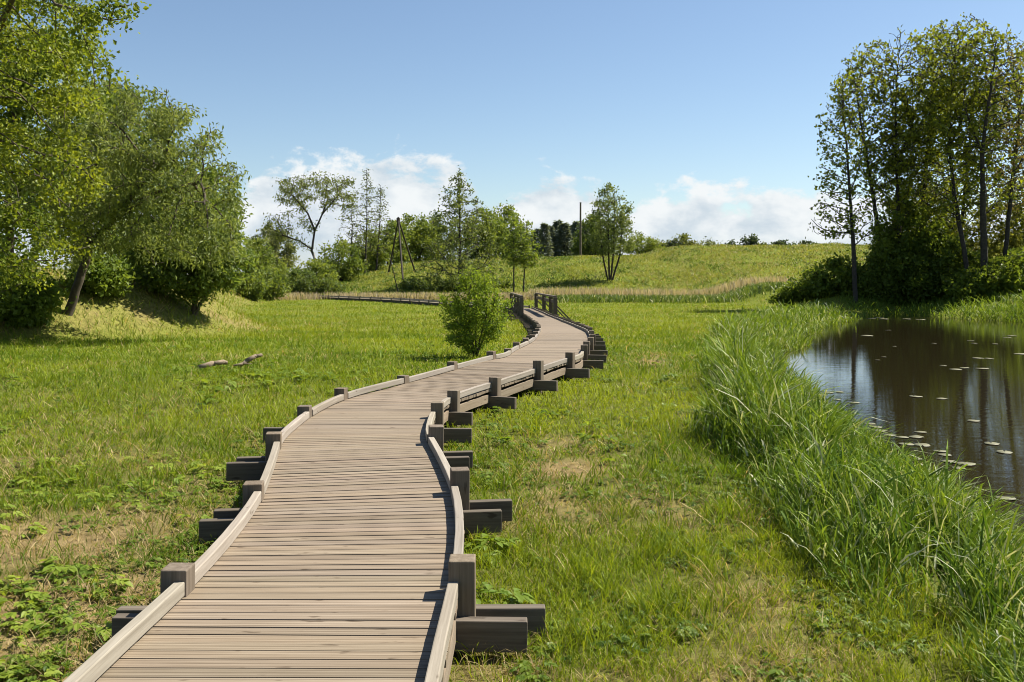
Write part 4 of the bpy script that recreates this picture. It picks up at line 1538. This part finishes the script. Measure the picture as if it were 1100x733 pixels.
    for i, (px, d, hw, hh, lab) in enumerate(sh):
        b = gp(px, d, 0.1)
        c0, c1 = ((0.046, 0.076, 0.014), (0.130, 0.170, 0.022)) if i < 12 else ((0.07, 0.085, 0.02), (0.15, 0.155, 0.035))
        make_tree('shrub', lab, 'shrub', b, [[b, b + (0, 0, hh * 0.5)], [b, b + (hw * 0.4, 0, hh * 0.35)], [b, b + (-hw * 0.4, -0.3, hh * 0.35)]],
                  [(b + (0, 0, hh * 0.5), (hw, hw * 0.9, hh * 0.52), 2), (b + (hw * 0.6, -0.4, hh * 0.3), (hw * 0.7, hw * 0.7, hh * 0.34), 1), (b + (-hw * 0.6, -0.4, hh * 0.3), (hw * 0.7, hw * 0.7, hh * 0.32), 1)],
                  natt=300, step=0.34, kill=0.5, R0=0.06, tip=0.010, leaf=(0.27, 0.65), nleaf=int(1400 + 800 * hh), spread=0.42, c0=c0, c1=c1, seed=230 + i, leaf_r=0.05, iters=40, bark=M_bark_dark)


build_right_trees()


def build_bush():
    b = np.array([-0.78, 20.0, gz(-0.78, 20.0) - 0.03])
    stems = [[b, b + np.array([math.cos(a) * 0.12, math.sin(a) * 0.12, 0.35]), b + np.array([math.cos(a) * 0.33, math.sin(a) * 0.33, 0.85])] for a in (0.3, 1.6, 2.9, 4.2, 5.4)]
    make_tree('round_bush', 'round bright green bush standing alone beside the left kerb of the boardwalk', 'bush', b, stems,
              [(b + (0.06, 0, 1.0), (0.66, 0.66, 0.78), 3), (b + (-0.40, -0.1, 0.95), (0.38, 0.4, 0.34), 0.9), (b + (-0.40, -0.1, 0.50), (0.30, 0.4, 0.26), 0.7), (b + (0.38, 0, 0.85), (0.36, 0.4, 0.46), 0.9), (b + (0.12, 0, 1.58), (0.42, 0.4, 0.36), 1), (b + (-0.1, -0.1, 0.35), (0.30, 0.3, 0.25), .6), (b + (-0.22, 0, 1.82), (0.10, 0.1, 0.26), .2), (b + (0.30, 0, 1.9), (0.09, 0.1, 0.22), .2), (b + (-0.62, 0, 1.35), (0.2, 0.1, 0.12), .15), (b + (0.66, 0, 1.25), (0.2, 0.1, 0.14), .15)],
              natt=1000, step=0.085, kill=0.13, R0=0.022, tip=0.0035, leaf=(0.062, 0.5), nleaf=9800, spread=0.09, c0=(0.070, 0.122, 0.014), c1=(0.185, 0.240, 0.028), seed=61, leaf_r=0.012, iters=60, up=0.15)


build_bush()


# ------------------------------------------------------------------ small things
def build_pole():
    d = 152.0
    x = (623.5 - 550) * d / 1000
    z0 = gz(x, d) - 0.5
    z1 = P(0, 218, d)[2]
    root = empty('utility_pole', (x, d, z0), 'lone bare wooden utility pole standing on the crest of the hill', 'pole')
    V, F = tubes(np.array([[0, 0, 0], [0, 0, (z1 - z0) * 0.5], [0.02, 0, z1 - z0]]), np.array([-1, 0, 1]), np.array([0.20, 0.17, 0.14]))
    k = len(V)
    mesh_np('shaft', V, [F], plain_mat('pole_wood', (0.13, 0.105, 0.08), 0.85, 3.0), root, smooth_shade=True)
    so = Solid()
    so.bar((0.02, 0, z1 - z0), (0.02, 0, z1 - z0 + 0.06), 0.30, 0.30, (0, 1, 0), (1, 1, 1))
    so.build('cap', M_beam, root)
    so = Solid()
    so.bar((-0.05, -0.19, z1 - z0 - 0.5), (-0.05, -0.19, z1 - z0 - 0.15), 0.09, 0.09, (0, 1, 0), (1.2, 1.2, 1.2))
    so.build('bracket', M_beam, root)


build_pole()


def build_tripod():
    top = P(428, 236, 122)
    feet = [P(433.5, 300, 113), P(417, 281, 128), P(446, 278, 130)]
    root = empty('pole_tripod', (top[0], top[1], gz(top[0], top[1])), 'tall tripod of three dark wooden poles on the slope left of the cone shaped tree', 'tripod')
    base = np.array(root.location)
    for f in feet:
        f = f.copy()
        f[2] = gz(f[0], f[1]) - 0.2
        e = top + (top - f) * 0.03
        V, F = tubes(np.array([f, (f + e) / 2, e]) - base, np.array([-1, 0, 1]), np.array([0.13, 0.115, 0.09]))
        mesh_np('leg', V, [F], M_bark_dark, root, smooth_shade=True)
    V, F = tubes(np.array([top - (0, 0, 0.25), top + (0, 0, 0.1)]) - base, np.array([-1, 0]), np.array([0.26, 0.26]))
    mesh_np('binding', V, [F], M_bark, root, smooth_shade=True)


build_tripod()


def build_saplings():
    for i, (px, d, H, lean, lab) in enumerate(((424, 109, 4.6, -1.1, 'bare thin sapling leaning left below the pole tripod'), )):
        b = gp(px + 4, d, 0.1)
        tp = b + np.array([lean, 0, H])
        make_tree('sapling', lab, 'sapling', b, [[b, (b + tp) / 2, tp]], [((b + tp) / 2 + (0, 0, 0.8), (0.9, 0.9, 1.6), 1)], natt=40, step=0.4, kill=0.5, R0=0.08, tip=0.02,
                  leaf=(0.24, 0.6), nleaf=60, spread=0.3, seed=300 + i, leaf_r=0.05, iters=20, bark=M_bark_dark)


build_saplings()


def build_logs():
    mat = plain_mat('log_wood', (0.19, 0.15, 0.105), 0.9, 14.0, (0.55, 1.25))
    for k, (pts, rad, lab) in enumerate((
            ([(-5.55, 17.55, 0.05), (-5.35, 17.7, 0.10), (-5.18, 17.8, 0.12), (-5.12, 17.83, 0.11)], [0.075, 0.10, 0.085, 0.05], 'stubby pale log half sunk in the left meadow, the darker left piece'),
            ([(-4.98, 18.1, 0.02), (-4.86, 18.2, 0.12), (-4.72, 18.3, 0.20), (-4.62, 18.35, 0.22)], [0.05, 0.085, 0.08, 0.045], 'short bleached log tilted up in the left meadow, the brighter right piece'),
            ([(-5.05, 17.98, 0.04), (-4.9, 18.05, 0.07), (-4.75, 18.1, 0.07)], [0.03, 0.045, 0.02], 'thin broken stick lying between the two pale logs'))):
        q = np.array([(x - 0.15, y - 0.6, gz(x - 0.15, y - 0.6) + z) for x, y, z in pts])
        V, F = tubes(q, np.arange(len(q)) - 1, np.array(rad) * 0.52 + 1e-4)
        ends = []
        o = mesh_np('log' if k < 2 else 'stick', V + rng.normal(0, 0.004, V.shape) + np.array([0, 0, 0.03 if k else 0.015]), [F], mat, smooth_shade=True)
        me = o.data
        # close the open ends
        import bmesh
        bm = bmesh.new()
        bm.from_mesh(me)
        bmesh.ops.holes_fill(bm, edges=[e for e in bm.edges if e.is_boundary], sides=0)
        bm.to_mesh(me)
        bm.free()
        tag(o, lab, 'log' if k < 2 else 'stick')


build_logs()


def weed_leaves(c, size, nleaf, r, upright=0.6):
    """one compound-leaved plant: arched stalks each with 5 to 7 leaflets; returns arrays"""
    V, F, S_ = [], [], []
    cs, axs, nrs, Ls, ws = [], [], [], [], []
    stalk = []
    for k in range(nleaf):
        a = r.uniform(0, 6.283)
        e = r.uniform(0.25, 1.15) * upright
        L = size * r.uniform(0.7, 1.2)
        dirv = np.array([math.cos(a) * math.cos(e), math.sin(a) * math.cos(e), math.sin(e)])
        tipp = c + dirv * L
        flat = unit(np.array([math.cos(a), math.sin(a), r.uniform(-0.35, 0.15)]))
        sidev = unit(np.cross(flat, [0, 0, 1.0]))
        nv = unit(np.cross(sidev, flat))
        stalk.append((c, tipp))
        ll = size * r.uniform(0.38, 0.6)
        for j, (off, ang) in enumerate(((0, 0), (-0.05, 0.75), (-0.05, -0.75), (-0.35, 1.1), (-0.35, -1.1))):
            cs.append(tipp + flat * off * ll)
            axs.append(unit(flat * math.cos(ang) + sidev * math.sin(ang) + r.normal(size=3) * 0.12))
            nrs.append(unit(nv + r.normal(size=3) * 0.18))
            Ls.append(ll * (1.0 if j == 0 else 0.78) * r.uniform(0.85, 1.15))
            ws.append(Ls[-1] * r.uniform(0.5, 0.68))
    return np.array(cs), np.array(axs), np.array(nrs), np.array(Ls), np.array(ws), stalk


def weed_mesh(plants, r, c0, c1):
    VV, FF, CC = [], [], []
    b = 0
    for c, size, nl in plants:
        cs, axs, nrs, Ls, ws, stalk = weed_leaves(np.asarray(c, float), size, nl, r)
        n = len(cs)
        # leaf of two folded halves, each 3 quads long with a toothed, bulging outline
        side = unit(np.cross(axs, nrs))
        prof = [(0.0, 0.02), (0.25, 0.42), (0.50, 0.50), (0.78, 0.28), (1.0, 0.0)]
        rows = []
        for t, wv in prof:
            droop = -0.22 * t * t
            cen = cs + axs * (Ls * t)[:, None] + np.array([0, 0, 1.0]) * (Ls * droop)[:, None]
            jag = r.uniform(0.85, 1.15, (n, 1))
            rows.append((cen + side * (ws * wv)[:, None] * jag + nrs * (ws * wv * 0.25)[:, None], cen, cen - side * (ws * wv)[:, None] * jag + nrs * (ws * wv * 0.25)[:, None]))
        V = np.stack([p for row in rows for p in row], 1)      # n, 15, 3
        i = (np.arange(n) * 15)[:, None]
        for k in range(4):
            o = 3 * k
            FF.append(i + np.array([[o, o + 1, o + 4, o + 3]]) + b)
            FF.append(i + np.array([[o + 1, o + 2, o + 5, o + 4]]) + b)
        VV.append(V.reshape(-1, 3))
        col = mixcol(c0, c1, np.clip(r.normal(0.5, 0.22) + r.normal(0, 0.15, n), 0, 1))
        CC.append(np.repeat(col, 15, 0))
        b += n * 15
        # stalks
        A = np.array([s[0] for s in stalk])
        B = np.array([s[1] for s in stalk])
        wv = np.array([0.003, 0, 0])
        Q = np.stack([A - wv, A + wv, B + wv * 0.6, B - wv * 0.6], 1)
        m = len(A)
        FF.append((np.arange(m) * 4)[:, None] + np.arange(4)[None] + b)
        VV.append(Q.reshape(-1, 3))
        CC.append(np.repeat(np.tile(np.array([[0.11, 0.13, 0.04]]), (m, 1)), 4, 0))
        b += m * 4
    return np.concatenate(VV), [np.concatenate(FF)], np.concatenate(CC)


def build_weeds():
    r = np.random.default_rng(91)
    pl = []
    while len(pl) < 340:
        x = r.uniform(-6.5, -1.55)
        y = 2.6 + 6.5 * r.random() ** 1.3
        v = float(fbm(np.array([x * 1.1]), np.array([y * 1.1]), 95, 3)[0])
        wd = float(walk_dist(np.array([x]), np.array([y]))[0])
        if wd < 0.9 or r.random() > smooth(0.38, 0.60, v) * (1 - 0.55 * smooth(5.5, 9, y)):
            continue
        pl.append(((x, y, gz(x, y)), r.uniform(0.07, 0.15), int(r.integers(4, 9))))
    V, F, col = weed_mesh(pl, r, (0.145, 0.225, 0.022), (0.28, 0.345, 0.050))
    o = mesh_np('weeds', V, F, M_leaf, attrs={'col': col})
    tag(o, 'patches of fresh green broad leaved weeds spread over the straw left of the boardwalk', 'weeds', kind='stuff')
    pl = []
    while len(pl) < 90:
        x, y = r.uniform(-9, 4), r.uniform(7, 26)
        v = float(fbm(np.array([x * 0.5]), np.array([y * 0.4]), 97, 3)[0])
        if float(walk_dist(np.array([x]), np.array([y]))[0]) < 0.95 or r.random() > smooth(0.52, 0.68, v) or x > np.interp(y, REEDL_Y, REEDL_X) - .2:
            continue
        pl.append(((x, y, gz(x, y)), r.uniform(0.10, 0.20), int(r.integers(4, 8))))
    for k in range(26):
        x, y = -3.9 + r.normal(0, 0.55), 15.6 + r.normal(0, 0.9)
        if float(walk_dist(np.array([x]), np.array([y]))[0]) > 1.0:
            pl.append(((x, y, gz(x, y)), r.uniform(0.14, 0.24), int(r.integers(5, 9))))
    V, F, col = weed_mesh(pl, r, (0.11, 0.18, 0.018), (0.20, 0.27, 0.036))
    o = mesh_np('weeds', V, F, M_leaf, attrs={'col': col})
    tag(o, 'scattered dark leafy weeds in the lawn farther along the boardwalk', 'weeds', kind='stuff')
    pl = []
    while len(pl) < 1500:
        px, d = r.uniform(-100, 1000), math.exp(r.uniform(math.log(3.0), math.log(24)))
        x, y = (px - 550) * d / 1000, d
        if float(walk_dist(np.array([x]), np.array([y]))[0]) < 0.8 or x > np.interp(y, REEDL_Y, REEDL_X) + .2 or r.random() > smooth(0.36, 0.62, float(fbm(np.array([x * 1.6]), np.array([y * 1.2]), 99, 3)[0])):
            continue
        pl.append(((x, y, gz(x, y) + 0.015), r.uniform(0.035, 0.075) * (1 + 0.03 * d), int(r.integers(3, 6))))
    V, F, col = weed_mesh(pl, r, (0.06, 0.12, 0.014), (0.18, 0.25, 0.03))
    o = mesh_np('lawn_herbs', V, F, M_leaf, attrs={'col': col})
    tag(o, 'small low herbs dotted through the short grass of the meadow', 'herbs', kind='stuff')
    for (x, y), size, nl, lab in (((-0.12, 5.05), 0.17, 12, 'leafy green weed between the first two posts on the right'),
                                  ((-0.17, 6.0), 0.17, 13, 'low leafy weed in front of the second right cross beam'),
                                  ((-0.19, 3.95), 0.13, 12, 'small bright weed at the foot of the nearest right kerb'),
                                  ((-1.72, 3.75), 0.12, 8, 'small weed beside the nearest left cross beam')):
        b = np.array([x, y, gz(x, y)])
        V, F, col = weed_mesh([(np.zeros(3), size, nl), (np.array([0.07, 0.05, 0]), size * 0.8, nl // 2), (np.array([-0.05, 0.08, 0]), size * 0.8, nl // 2)], r, (0.115, 0.195, 0.018), (0.22, 0.29, 0.04))
        o = mesh_np('leafy_weed', V, F, M_leaf, attrs={'col': col})
        o.location = b
        tag(o, lab, 'weed')


build_weeds()


def build_lily_pads():
    r = np.random.default_rng(17)
    pts = [(340, 125, 40), (410, 107, 18), (395, 195, 18), (375, 205, 18), (500, 325, 42), (585, 332, 34), (690, 405, 42), (630, 236, 40), (660, 231, 30), (705, 199, 36), (740, 200, 30), (718, 233, 44),
           (680, 142, 22), (692, 150, 22), (590, 223, 22), (515, 442, 40), (455, 459, 44), (502, 458, 46), (470, 482, 46), (522, 485, 52), (750, 480, 52), (790, 508, 54), (582, 505, 42), (595, 517, 38),
           (610, 539, 56), (665, 547, 60), (795, 660, 66), (505, 530, 34), (415, 452, 40), (370, 425, 40), (385, 438, 40), (350, 415, 36), (845, 185, 40), (815, 125, 30), (800, 131, 24), (760, 152, 20),
           (300, 345, 28), (240, 335, 26), (470, 70, 30), (515, 72, 34), (380, 66, 34), (355, 68, 34), (395, 70, 34), (430, 160, 14), (250, 310, 26), (215, 312, 30), (560, 150, 16), (640, 560, 40)]
    mat = plain_mat('lily_leaf', (0.135, 0.13, 0.07), 0.5, 9.0, (0.6, 1.3), 0.3)
    me = None
    protos = []
    for k in range(3):
        nseg = 22
        ang = np.linspace(0.16, 6.283 - 0.16, nseg)
        rr = 1 + 0.05 * np.sin(ang * (2 + k)) + r.normal(0, 0.02, nseg)
        ring = np.stack([np.cos(ang) * rr, np.sin(ang) * rr, 0.02 + 0.03 * np.sin(ang * 3 + k)], 1)
        c = np.array([[0.05, 0, 0.0]])
        lowr = ring * np.array([0.97, 0.97, 0]) + np.array([0, 0, -0.035])
        V = np.concatenate([c, ring, lowr])
        T = np.stack([np.zeros(nseg - 1), np.arange(1, nseg), np.arange(2, nseg + 1)], 1).astype(int)
        i = np.arange(1, nseg)
        Q = np.stack([i, i + nseg, i + nseg + 1, i + 1], 1)
        o = mesh_np('lily_pad', V, [T, Q], mat, smooth_shade=True)
        protos.append(o)
    used = [False] * 3

    def lab(px, py):
        if py > 455 and px < 1010 and px > 960:
            return 'pale lily pad in the row of pads close to the reed edge', 'lily pads in the row along the reeds'
        if px <= 960 and py > 440:
            return 'small pale lily pad tucked right against the reeds', 'lily pads tucked against the reeds'
        if py > 470:
            return 'pale lily pad on the dark water nearest the right edge', 'lily pads nearest the right edge'
        if py < 348:
            return 'tiny pale lily pad near the far shore of the pond', 'lily pads near the far shore'
        if px < 905:
            return 'small lily pad on the bright sky reflection', 'lily pads on the bright reflection'
        return 'pale lily pad floating alone on the open middle of the pond', 'lily pads on the open middle of the pond'
    for i, (zx, zy, zw) in enumerate(pts):
        px, py = 820 + zx / 3.054, 320 + zy / 3.054
        d = (CAMZ - WATER_Z) * 1000 / (py - 298)
        x = (px - 550) * d / 1000
        k = i % 3
        o = protos[k] if not used[k] else protos[k].copy()
        if used[k]:
            C.objects.link(o)
        used[k] = True
        rad = max(zw / 3.054 * d / 1000 * 0.5, 0.06)
        rad = min(rad, 0.32)
        o.location = (x, d, WATER_Z + 0.008 + rad * 0.02)
        o.scale = (rad, rad * r.uniform(0.8, 1.1), rad * 0.5)
        o.rotation_euler = (r.normal(0, 0.015), r.normal(0, 0.015), r.uniform(0, 6.28))
        l, g = lab(px, py)
        tag(o, l, 'lily pad', g)


build_lily_pads()

print('objects', len(bpy.data.objects), 'verts', sum(len(m.vertices) for m in bpy.data.meshes))
